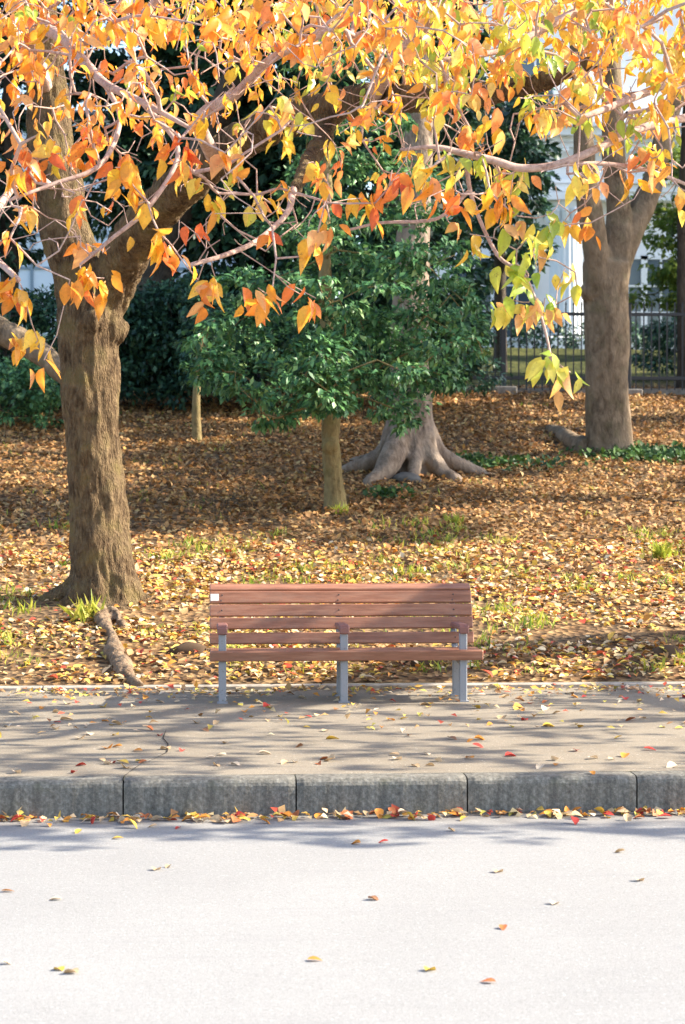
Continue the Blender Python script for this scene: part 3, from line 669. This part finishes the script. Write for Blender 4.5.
def tree(name, label, base_, h, clumps, mats, pal, per, size, r0=.2, lean=(0, 0), cat='tree', group=None):
    t = thing(name, label, cat, base_, group)
    p = [(base_.x, base_.y, base_.z - .2, r0 * 1.4), (base_.x, base_.y, base_.z + .3, r0), (base_.x + lean[0] * .5, base_.y + lean[1] * .5, base_.z + h * .5, r0 * .75), (base_.x + lean[0], base_.y + lean[1], base_.z + h, r0 * .35)]
    part('trunk', fused('trunk', [p], max(.03, r0 * .15), r0 * .1, 3, .006), mats[0], t)
    part('branches', stems('branches', [p[1:]], clumps, .012, .45, .1), mats[0], t)
    part('crown', foliage('crown', clumps, per, size, pal), mats[1], t); return t
DB, DL = M['dark_bark'], M['dark_leaf']
# background evergreens, left to right
def bgtree(label, px, py, Y, h, box_, n, r0c, r1c, pal=DARK, lf=None, per=20, size=.2, r0=.18, name='evergreen_tree', lean=(0, 0)):
    b = ground_base(px, py, Y); x0, x1, y0, y1 = box_; cl_ = []
    for _ in range(n):
        x, y = rng.uniform(x0, x1), rng.uniform(y0, y1)
        # taper the crown top a little so the outline stays uneven
        if abs(x - (x0 + x1) / 2) > (x1 - x0) / 2 * (1 - .35 * rng.random()): continue
        cl_.append((A3(P(x, y, Y + rng.uniform(-1.2, 1.2))), rng.uniform(r0c, r1c)))
    return tree(name, label, b, h, cl_, (DB, lf or DL), pal, per, size, r0, lean)
bgtree('dark evergreen tree against the pale wall at the far left edge', 10, 365, 37, 8, (-120, 42, -150, 250), 110, .4, .7)
bgtree('dark evergreen tree seen through the fork of the left cherry tree', 150, 350, 39, 10, (60, 230, -150, 215), 140, .4, .75)
bgtree('dense dark evergreen tree filling the gap left of the slim evergreen', 262, 350, 36, 9, (175, 340, -100, 345), 190, .4, .7)
bgtree('dense dark evergreen tree directly behind the buttressed tree', 385, 350, 33, 9, (300, 478, -120, 335), 210, .35, .65)
bgtree('dark layered evergreen tree beyond the fence beside the white column', 500, 330, 41, 7.5, (455, 548, 90, 268), 60, .3, .55, r0=.14)
bgtree('light green sunlit tree beyond the fence at the right edge', 690, 340, 46, 8, (628, 800, 150, 310), 80, .35, .7, LIME, M['lime_leaf'], 22, .17, name='broadleaf_tree')
t = thing('bare_trunk', 'dark slender trunk beyond the fence at the right edge', 'tree', ground_base(684, 385, 35.6))
part('trunk', fused('trunk', [pxpath([(684, 392, 35.6, 18), (683, 340, 35.6, 12), (682, 260, 35.6, 11), (684, 170, 35.6, 10), (690, 40, 35.6, 9), (694, -140, 35.6, 6)])], .03, .01, 4, .004), DB, t)
part('crown', foliage('crown', crown_clumps(A3(P(694, -170, 35.6)), (2, 2, 1.4), 16, .4, .6), 20, .2, DARK), DL, t)
# the dark leaning trunk behind the cherry, and the low limb at the left edge
q = ground_base(150, 380, 35)
t = thing('leaning_tree', 'dark leaning trunk in deep shade behind the cherry fork', 'tree', q)
lp = pxpath([(146, 395, 35, 52), (148, 340, 35, 44), (155, 280, 35, 40), (172, 220, 34.8, 36), (196, 165, 34.5, 32), (230, 90, 34, 26), (262, -20, 33.5, 18)])
part('trunk', fused('trunk', [lp], .035, .03, 3, .008), DB, t)
part('crown', foliage('crown', crown_clumps(A3(P(250, -90, 34)), (2.4, 2.0, 1.6), 26, .4, .7), 22, .2, DARK), DL, t)
q = ground_base(-75, 400, 24)
t = thing('low_limbed_tree', 'tree past the left edge whose low grey limb reaches toward the cherry trunk', 'tree', q)
part('trunk', fused('trunk', [pxpath([(-75, 500, 24, 70), (-75, 470, 24, 50), (-72, 380, 24, 44), (-70, 250, 24, 40), (-78, 100, 24, 32), (-90, -60, 24, 20)]), pxpath([(-72, 300, 24, 30), (-40, 312, 24, 30), (0, 330, 23.7, 28), (35, 350, 23.5, 26), (70, 378, 23.2, 20), (110, 400, 23, 14)])], .03, .025, 3, .006), M['grey_bark'], t)
part('crown', foliage('crown', crown_clumps(A3(P(-150, -60, 24)), (2.0, 2.0, 1.4), 30, .35, .6), 24, .15, DARK), DL, t)
# thin stump-like stem near the hedge
q = ground_base(197, 446, 28.5)
t = thing('thin_sapling', 'thin pale sapling stem standing at the hedge left of the slim evergreen', 'sapling', q)
part('trunk', fused('trunk', [pxpath([(197, 454, 28.5, 14), (197, 440, 28.5, 10), (196, 410, 28.5, 9), (198, 370, 28.5, 7), (202, 330, 28.5, 5)])], .014, .006, 6), M['slim_bark'], t)
part('crown', foliage('crown', cpx([(205, 345, 16), (190, 340, 16), (210, 325, 16), (198, 360, 12)], 28.2, 28.8), 40, .11, DARK), M['dark_leaf'], t)

# out-of-frame trees on the right whose crowns shade the far bank
for lab, x, y, h, rad, zc, n in (('tall evergreen tree past the right edge of the far bank', 13.5, 23.5, 11, (4.5, 2.0, 2.6), 9.4, 9), ('tall evergreen tree past the right edge beside the fence', 12.5, 31, 12, (4.5, 3.0, 3.2), 9.5, 28), ('tall evergreen tree beyond the fence past the right edge', 19, 37.0, 14, (5, 3.5, 4.2), 11, 80), ('tall evergreen tree far past the right edge of the bank', 21, 27, 14, (5, 3.4, 3.6), 11, 24)):
    b = Vector((x, y, gz(x, y))); tree('evergreen_tree', lab, b, h, crown_clumps((x, y, b.z - 1 + zc), rad, n, .6, .95), (DB, DL), DARK, 22, .24, .3)

# camellia hedge with pink flowers at the left
def shrub(name, label, px0, px1, py0, py1, Y, n, pal=DARK, r_=(.28, .48), size=.1, per=40, m_=None, cat='shrub'):
    b = ground_base((px0 + px1) / 2, py1, Y); t = thing(name, label, cat, b); cl_ = []
    for _ in range(n):
        p = A3(P(rng.uniform(px0, px1), rng.uniform(py0, py1), Y + rng.uniform(-.6, .6))); p[2] = max(p[2], gz(p[0], p[1]) + .15); cl_.append((p, rng.uniform(*r_)))
    s0 = [(b.x, b.y, b.z - .1, .05), (b.x, b.y, b.z + .3, .04), (b.x + .05, b.y, b.z + .6, .03)]
    part('stems', stems('stems', [s0], cl_, .006, .4, .04), DB, t)
    part('foliage', foliage('foliage', cl_, per, size, pal), m_ or DL, t); return t, cl_
sh, _ = shrub('camellia_bush', 'dark camellia bush dotted with pink flowers between cherry trunk and slim evergreen', 112, 205, 290, 392, 32.5, 110)
for px, py in ((135, 317), (168, 330), (172, 312), (150, 346), (176, 340), (128, 338)):
    p = P(px, py, 32.2); mb = MB()
    for k in range(6):
        a = k * math.pi / 3; mb.tube([(0, 0, 0), (.035 * math.cos(a), -.02, .035 * math.sin(a)), (.06 * math.cos(a), -.012, .06 * math.sin(a))], [.006, .03, .014], 6)
    part('flower', mb.mesh('flower', True), M['petal'], sh).location = p - sh.location
shrub('evergreen_bush', 'dark evergreen bush left of the cherry trunk at the left edge', -60, 64, 300, 395, 32, 60)
shrub('evergreen_bush', 'low teal green bush below the leaning limb at the left edge', -40, 62, 365, 422, 30, 44, GREEN, (.22, .36), .09)
shrub('evergreen_bush', 'dark evergreen bush under the trees left of the buttressed trunk', 200, 330, 300, 385, 31.5, 70)
shrub('evergreen_bush', 'dark evergreen bush at the near end of the iron fence behind the buttressed trunk', 350, 476, 300, 378, 32.5, 65)
shrub('evergreen_bush', 'dark round bush beyond the fence right of the forked tree', 640, 720, 322, 366, 38, 26)
shrub('evergreen_bush', 'yellow green young bush in front of the white wall beyond the fence', 455, 475, 285, 305, 46, 6, LIME, (.2, .32), .12, 40, M['lime_leaf'])

# ------------------------------------------------------------------ iron fence
FY = 34.5
fb = P(503, 393, FY); fence = thing('iron_fence', 'black iron picket fence with two rails along the top of the bank', 'fence', (P(560, 393, FY).x, FY, 2.8))
xa, xb = P(-140, 393, FY).x, P(900, 393, FY).x; zf = lambda yp: P(560, yp, FY).z
rl = MB()
for z0, hh in ((zf(314), .055), (zf(378), .06)): part('rail', MB().box(((xa + xb) / 2, FY, z0), (xb - xa, .035, hh), bev=.006).mesh('rail'), M['iron'], fence)
sp_ = P(628, 393, FY).x - P(503, 393, FY).x; x0 = P(503, 393, FY).x
nb = 16; zb_, zt_ = zf(390), zf(304.5)
k0 = int((xa - x0) / sp_) - 0
for k in range(k0, int((xb - x0) / sp_) + 1):
    x = x0 + k * sp_
    part('post', MB().box((x, FY + .002, (zf(400) + zf(304)) / 2), (.095, .075, zf(304) - zf(400)), bev=.008).box((x, FY + .002, zf(303.2)), (.11, .09, .02)).mesh('post'), M['iron'], fence)
    part('footing', MB().box((x, FY - .05, gz(x, FY) + .01), (.42, .3, .17), bev=.02).mesh('footing'), M['footing'], fence)
    pk = MB()
    for j in range(1, nb):
        xx = x + sp_ * j / nb
        pk.box((xx, FY, (zb_ + zt_) / 2), (.020, .020, zt_ - zb_)); o_ = len(pk.v)
        pk.v += [(xx - .016, FY - .016, zt_), (xx + .016, FY - .016, zt_), (xx + .016, FY + .016, zt_), (xx - .016, FY + .016, zt_), (xx, FY, zt_ + .06)]
        pk.f += [(o_, o_ + 1, o_ + 4), (o_ + 1, o_ + 2, o_ + 4), (o_ + 2, o_ + 3, o_ + 4), (o_ + 3, o_, o_ + 4)]
    part('picket_panel', pk.mesh('picket_panel'), M['iron'], fence)
struct(obj('fence_plinth', MB().box(((xa + xb) / 2, FY + .12, zf(393) + .0), (xb - xa, .12, .16)).mesh('fence_plinth'), M['footing']))

# hedge beyond the lawn
b = Vector((3, 50.5, gz(3, 50.5))); hedge = thing('clipped_hedge', 'low dark clipped hedge beyond the lawn in front of the white building', 'hedge', b)
hc = [(np.array([x, 50.5 + rng.uniform(-.4, .4), b.z + rng.uniform(.1, .55)]), rng.uniform(.3, .42)) for x in np.arange(-14, 20, .16)]
part('foliage', foliage('foliage', hc, 26, .12, DARK, None, .9), DL, hedge)

# ------------------------------------------------------------------ white classical building
BY = 58.0
bz = gz(0, 60) - .05
def bxp(x, Y=BY): return P(x, 300, Y).x
def bzp(y, Y=BY): return P(560, y, Y).z
bld = thing('white_building', 'white classical building with a fluted column and stepped cornice beyond the fence', 'building', (bxp(560), BY + 3, bz))
wx0, wx1 = bxp(395), bxp(900)
top = bzp(-60)
part('wall', MB().box(((wx0 + wx1) / 2, BY + 4, (bz + top) / 2), (wx1 - wx0, 6, top - bz)).mesh('wall'), M['stucco'], bld)
colx = bxp(566); r_c = bxp(584) - colx
z1, z2 = bz + .9, bzp(226)
prof_n = 40; mb = MB()
for i in range(2):
    for j in range(prof_n * 2):
        a = math.pi * j / prof_n; rr = r_c * (1.0 if i == 0 else .9) * (1 - (.06 if j % 4 in (1, 2) else 0)); mb.v.append((colx + rr * math.cos(a), BY - .1 + rr * math.sin(a), z1 if i == 0 else z2))
n_ = prof_n * 2; mb.f = [(j, (j + 1) % n_, n_ + (j + 1) % n_, n_ + j) for j in range(n_)]
part('column', mb.mesh('column'), M['trim'], bld)
part('plinth', MB().box((colx, BY - .1, bz + .4), (r_c * 2.7, r_c * 2.7, .85), bev=.03).mesh('plinth'), M['trim'], bld)
cap = MB().lathe((colx, BY - .1, z2), [(r_c * .9, -.0), (r_c * .98, .05), (r_c * .92, .12), (r_c * 1.0, .3), (r_c * 1.25, .55), (r_c * 1.3, .62)], 32)
for j in range(14):
    a = 2 * math.pi * j / 14; cap.tube([(colx + r_c * .95 * math.cos(a), BY - .1 + r_c * .95 * math.sin(a), z2 + .1), (colx + r_c * 1.12 * math.cos(a), BY - .1 + r_c * 1.12 * math.sin(a), z2 + .36), (colx + r_c * 1.3 * math.cos(a), BY - .1 + r_c * 1.3 * math.sin(a), z2 + .40)], [.09, .1, .05], 6)
cap.box((colx, BY - .1, z2 + .7), (r_c * 2.75, r_c * 2.75, .14))
part('capital', cap.mesh('capital'), M['trim'], bld)
ent = MB(); zz = z2 + .78
for hh, pr_ in ((.22, .62), (.22, .68), (.10, .8), (.9, .64), (.12, .82), (.14, .95), (.22, 1.25), (.12, 1.4)):
    ent.box(((wx0 + wx1) / 2, BY + 1 - pr_ / 2 - .0, zz + hh / 2), (wx1 - wx0 + pr_ * .3, pr_, hh - .002)); zz += hh
for x in np.arange(wx0 + .2, wx1, .45): ent.box((x, BY - .0, zz - .70), (.2, .25, .12))
part('cornice', ent.mesh('cornice'), M['trim'], bld)
for px in (478, 522, 606, 634, 668, 730, 790):
    x = bxp(px); wn = part('window', MB().box((x, BY + .985, bz + 2.0), (.95, .06, 2.2)).mesh('window'), M['glass'], bld)
    fr = MB()
    for dx in (-.52, 0, .52): fr.box((x + dx, BY + .94, bz + 2.0), (.09 if dx else .05, .06, 2.3))
    for dz in (-1.15, -.4, .35, 1.15): fr.box((x, BY + .938, bz + 2.0 + dz), (1.16 if abs(dz) > 1 else .95, .065, .1 if abs(dz) > 1 else .05))
    part('window_frame', fr.mesh('window_frame'), M['trim'], bld)
for px in (540, 760):
    x = bxp(px)
    wn = part('window', MB().box((x, BY + .985, zz + 1.4), (1.0, .06, 1.7)).mesh('window'), M['glass'], bld)
    part('window_frame', MB().box((x, BY + .94, zz + 2.3), (1.3, .08, .14)).box((x, BY + .94, zz + .5), (1.3, .1, .12)).box((x, BY + .95, zz + 1.4), (.05, .06, 1.7)).mesh('window_frame'), M['trim'], bld)
part('roof', MB().box(((wx0 + wx1) / 2, BY + 4, top + .15), (wx1 - wx0 + .6, 6.6, .3)).mesh('roof'), M['roof'], bld)

# pale panelled building at the left
LY = 62.0
lx0, lx1 = P(-260, 300, LY).x, P(235, 300, LY).x; lb_ = thing('pale_building', 'pale blue panelled building glimpsed behind the left cherry tree', 'building', ((lx0 + lx1) / 2, LY + 3, bz))
ltop = P(100, 120, LY).z
part('wall', MB().box(((lx0 + lx1) / 2, LY + 3, (bz + ltop) / 2), (lx1 - lx0, 6, ltop - bz)).mesh('wall'), M['panelwall'], lb_)
sm_ = MB()
for px in np.arange(-230, 235, 29): sm_.box((P(px + 1, 300, LY).x, LY - .02, (bz + ltop) / 2), (.09, .05, ltop - bz))
for py in (200, 235, 268, 300): sm_.box(((lx0 + lx1) / 2, LY - .015, P(30, py, LY).z), (lx1 - lx0, .05, .08))
part('panel_joints', sm_.mesh('panel_joints'), M['seam'], lb_)
part('roof', MB().box(((lx0 + lx1) / 2, LY + 3, ltop + .12), (lx1 - lx0 + .5, 6.5, .24)).mesh('roof'), M['roof'], lb_)

# ------------------------------------------------------------------ ground litter
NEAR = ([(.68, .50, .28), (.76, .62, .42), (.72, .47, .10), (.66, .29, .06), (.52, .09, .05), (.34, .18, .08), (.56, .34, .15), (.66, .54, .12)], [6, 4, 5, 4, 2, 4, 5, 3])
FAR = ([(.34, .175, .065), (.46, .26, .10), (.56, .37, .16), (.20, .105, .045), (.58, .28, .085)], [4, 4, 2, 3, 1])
def zarr(x, y): return np.array([gz(a, b) for a, b in zip(x, y)])
def litter(x, y, size, col, tilt=.35, lift=.012):
    n = len(x); p = np.stack([x, y, zarr(x, y) + lift + .02 * rng.random(n)], 1)
    a = rdir(n); a[:, 2] *= tilt; nn = np.stack([rng.normal(size=n) * tilt, rng.normal(size=n) * tilt - .146, np.ones(n)], 1)
    return p, a, nn, size * rng.uniform(.6, 1.15, n), col
n1 = 36000; y = PB + .12 + 5.6 * rng.random(n1) ** .9; x = rng.uniform(-4.5, 6.5, n1)
keep = np.array([rng.random() < .66 + 1.5 * noise.noise(Vector((a * .9, b * 1.1, 5))) + .7 * noise.noise(Vector((a * 3, b * 3, 2))) for a, b in zip(x, y)]); x, y = x[keep], y[keep]; n1 = len(x)
L1 = litter(x, y, .066 * np.where(rng.random(n1) < .25, 1.35, .92), pick(*NEAR, n1, .28), .26)
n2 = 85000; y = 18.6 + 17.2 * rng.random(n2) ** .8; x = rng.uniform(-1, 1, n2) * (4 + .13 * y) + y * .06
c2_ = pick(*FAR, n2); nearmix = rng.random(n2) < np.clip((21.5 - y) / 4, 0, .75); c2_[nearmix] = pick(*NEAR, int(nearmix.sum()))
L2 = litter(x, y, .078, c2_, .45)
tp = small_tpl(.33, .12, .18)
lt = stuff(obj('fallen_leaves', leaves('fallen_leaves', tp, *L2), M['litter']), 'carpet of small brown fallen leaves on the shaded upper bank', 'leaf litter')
lt = stuff(obj('fallen_leaves', leaves('fallen_leaves', leaf_tpl(.3, .13, .2), *L1), M['litter']), 'carpet of bright cream, yellow and red fallen leaves on the sunny lower bank', 'leaf litter')
# small crumbs of leaf and twig along the back of the pavement
n3 = 700; x = rng.uniform(-3.2, 5, n3); y = PB - np.abs(rng.normal(size=n3)) * .22
x = np.concatenate([x, rng.uniform(-2.6, 4.6, 420)]); y = np.concatenate([y, PB - 2.6 * rng.random(420) ** 1.6]); n3 += 420
me = leaves('leaf_crumbs', tp, *litter(x, y, .06, pick(*NEAR, n3), .2, .006)); stuff(obj('leaf_crumbs', me, M['litter']), 'strip of leaf crumbs along the back edge of the pavement', 'leaf litter')

n4 = 330; x = rng.uniform(-2.4, 3.4, n4); y = KY - .03 - np.abs(rng.normal(size=n4)) * .06
me = leaves('leaf_crumbs', tp, *litter(x, y, .06, pick(*NEAR, n4), .3, .004)); stuff(obj('leaf_crumbs', me, M['litter']), 'line of small broken leaves swept along the foot of the kerb', 'leaf litter')

# grass
pos, ax, nr, sz, cc = [], [], [], [], []
def tuft(x, y, n, h, sp, pal):
    for _ in range(n):
        a = np.array([rng.normal() * .35, rng.normal() * .35, 1.0]); qx, qy = x + rng.normal() * sp, y + rng.normal() * sp
        pos.append((qx, qy, gz(qx, qy) - .01)); ax.append(a); nr.append(rdir(1)[0]); sz.append(h * rng.uniform(.5, 1.2)); cc.append(np.array(pal[rng.integers(len(pal))]) * rng.uniform(.8, 1.2))
GP = [(.32, .40, .05), (.46, .48, .06), (.56, .52, .09), (.20, .32, .05)]
def grass_obj(name):
    global pos, ax, nr, sz, cc
    me = leaves(name, small_tpl(.075, .03, .4), np.array(pos), np.array(ax), np.array(nr), np.array(sz), np.array(cc)); pos, ax, nr, sz, cc = [], [], [], [], []
    return obj(name, me, M['grass'])
for _ in range(900):
    x, y = rng.uniform(-4, 6.5), PB + .3 + 6.5 * rng.random()
    if noise.noise(Vector((x * .7, y * .7, 9))) < .05: continue
    tuft(x, y, int(rng.integers(10, 26)), rng.uniform(.05, .12), .07, GP)
for _ in range(160): tuft(rng.uniform(-5, 8), rng.uniform(22, 33), 8, .08, .08, GP)
stuff(grass_obj('grass'), 'sparse yellow green grass sprouting through the fallen leaves', 'grass')
for lab, px, py, Y, n, h, sp in (('bright yellow green grass tuft in front of the cherry trunk', 87, 628, 17.25, 60, .19, .06), ('small grass tuft at the foot of the slim evergreen', 340, 512, 22.7, 70, .12, .035), ('tall thin grass tuft on the right part of the bank', 662, 560, 20.0, 60, .2, .03), ('grass tuft near the right end of the bank above the bench level', 455, 526, 22, 60, .13, .05)):
    g = ground_base(px, py, Y); tuft(g.x, g.y, n, h, sp, GP[:3]); o = grass_obj('grass_tuft'); tag(o, lab, 'grass tuft')
def patch(label, px, py, Y, rx, ry, n, h=.12):
    g = ground_base(px, py, Y); x = g.x + rng.normal(size=n) * rx; y = g.y + rng.normal(size=n) * ry
    p = np.stack([x, y, zarr(x, y) + rng.random(n) * h], 1); a = rdir(n) * .8 + np.array([0, 0, .3])
    me = leaves('ground_ivy', small_tpl(.34, .08, .1), p, a, rdir(n) * .4 + np.array([0, -.2, 1]), .09 * rng.uniform(.6, 1.2, n), pick([(.06, .13, .03), (.09, .17, .04), (.04, .09, .03)], [1, 1, 1], n))
    tag(obj('ground_ivy', me, M['green_leaf']), label, 'ivy')
patch('bright green ivy patch at the foot of the forked tree', 650, 462, 26.9, .42, .3, 1500)
patch('thin green ivy patch right of the buttress roots', 500, 466, 26.2, .45, .25, 420, .07)
patch('small green ivy patch below the buttress roots', 388, 500, 23.8, .14, .12, 140, .08)
patch('green ivy patch on the end of the right buttress root', 470, 461, 26.4, .18, .12, 200, .1)

# lumps of bare root and soil near the edging
def mound(name, label, px, py, Y, sc, m_, cat):
    g = ground_base(px, py, Y); mb = MB(); mb.lathe((0, 0, 0), [(1.0, -.3), (.95, .1), (.75, .55), (.4, .85), (.001, .95)], 18); me = mb.mesh(name, True)
    for v_ in me.vertices: v_.co *= 1 + .45 * noise.noise(v_.co * 1.7 + g)
    o = obj(name, me, m_); o.location = g; o.scale = sc; tag(o, label, cat)
mound('soil_clod', 'dark clod of soil behind the right half of the bench', 424, 674, 15.85, (.16, .09, .10), M['soil'], 'soil clod')
mound('soil_clod', 'dark low hump of soil between the cherry root and the bench', 190, 655, 16.3, (.17, .1, .07), M['soil'], 'soil clod')
mound('soil_clod', 'small dark hump of soil at the right edge behind the edging', 668, 668, 16.1, (.15, .09, .07), M['soil'], 'soil clod')

# ------------------------------------------------------------------ single fallen leaves on road, gutter and pavement
LC = {'red': (.52, .06, .045), 'orange': (.66, .27, .05), 'yellow': (.68, .46, .08), 'tan': (.60, .42, .24), 'pale': (.72, .58, .42), 'brown': (.30, .15, .08), 'russet': (.5, .16, .06)}
protos = {}
for cn, c_ in LC.items():
    for s_ in range(3):
        tv, tf = leaf_tpl(.3 + .04 * s_, .12 + .05 * s_, .12 + .1 * s_); V = (tv - np.array([0, .5, 0]))[None] * .1
        V[:, :, 2] += .008; cl_ = np.array(c_)[None, None] * (1 + .25 * rng.uniform(-1, 1, (1, len(tv), 1)))
        me = npmesh('fallen_leaf', V, tf, len(tv), cl_); me.materials.append(M['litter']); protos[(cn, s_)] = bpy.data.objects.new('fallen_leaf', me)
GRP = 'single fallen leaves on road, gutter and pavement'
count = 0
def drop(x, y, z, cn, label, sc=1.0, tilt=.25):
    global count
    o = protos[(cn, random.randrange(3))].copy(); COL.objects.link(o); count += 1
    o.location = (x, y, z + .003 + (.02 * random.random() if tilt > .3 else 0)); o.scale = (sc, sc, sc)
    o.rotation_euler = (random.gauss(0, tilt), random.gauss(0, tilt), random.uniform(0, 6.28)); tag(o, label, 'leaf', GRP)
for px, py, cn, lab in ((8, 892, 'orange', 'orange leaf lying alone on the road at the left edge'), (315, 961, 'orange', 'curled orange leaf lying alone on the lower middle of the road'), (488, 983, 'russet', 'russet and white leaf lowest of all on the road'), (157, 870, 'tan', 'small tan leaf on the road left of the middle'), (55, 900, 'pale', 'long pale leaf near the left edge of the road'),
                        (503, 929, 'russet', 'small russet leaf on the road right of the middle'), (374, 900, 'brown', 'small brown leaf in the middle of the road'), (555, 904, 'pale', 'pale leaf on the right half of the road'), (355, 844, 'orange', 'orange leaf on the road just off the gutter below the bench middle'),
                        (112, 763, 'red', 'bright red leaf on the pavement left of the crack'), (74, 773, 'red', 'red leaf on the pavement nearest the kerb at the left'), (57, 723, 'red', 'small red leaf on the pavement in front of the cherry root'), (140, 762, 'yellow', 'yellow leaf lying beside the pavement crack'), (592, 774, 'orange', 'orange leaf close to the kerb edge at the right'), (118, 839, 'yellow', 'yellow leaf just off the gutter at the left'), (78, 833, 'yellow', 'yellow orange leaf on the shaded road at the left'),
                        (210, 758, 'pale', 'pale leaf lying on the pavement below the left bench leg'), (470, 742, 'orange', 'bright orange leaf on the pavement below the right bench leg'), (640, 881, 'tan', 'tan leaf at the right edge of the road')):
    z = RZ if py > 820 else 0; p = PZ(px, py, z); drop(p.x, p.y, z, cn, lab, .58, .12)
CN = ['red', 'orange', 'yellow', 'tan', 'pale', 'brown', 'russet']
for k in range(165):          # drift along the kerb foot
    x = rng.uniform(-2.1, 3.0)
    if noise.noise(Vector((x * 1.7, 0, 2))) < -.28: continue
    y = KY - .05 - abs(rng.normal()) * .10; cn = str(rng.choice(CN, p=[.10, .24, .16, .24, .10, .04, .12]))
    drop(x, y, RZ, cn, f'{cn} fallen leaf in the drift along the foot of the kerb', rng.uniform(.5, .85), .32)
for k in range(11):
    p = PZ(rng.uniform(0, 685), 826 + 150 * rng.random() ** 2.2, RZ); cn = str(rng.choice(CN, p=[.05, .2, .15, .3, .2, .05, .05]))
    drop(p.x, p.y, RZ, cn, f'{cn} fallen leaf lying flat on the pale road', rng.uniform(.4, .7), .15)
for k in range(118):
    py = 697 + 78 * rng.random() ** 1.5; p = PZ(rng.uniform(-10, 700), py, 0)
    cn = str(rng.choice(CN, p=[.10, .15, .12, .33, .2, .05, .05])); drop(p.x, p.y, 0, cn, f'{cn} fallen leaf lying on the grey pavement', rng.uniform(.5, .95), .18)
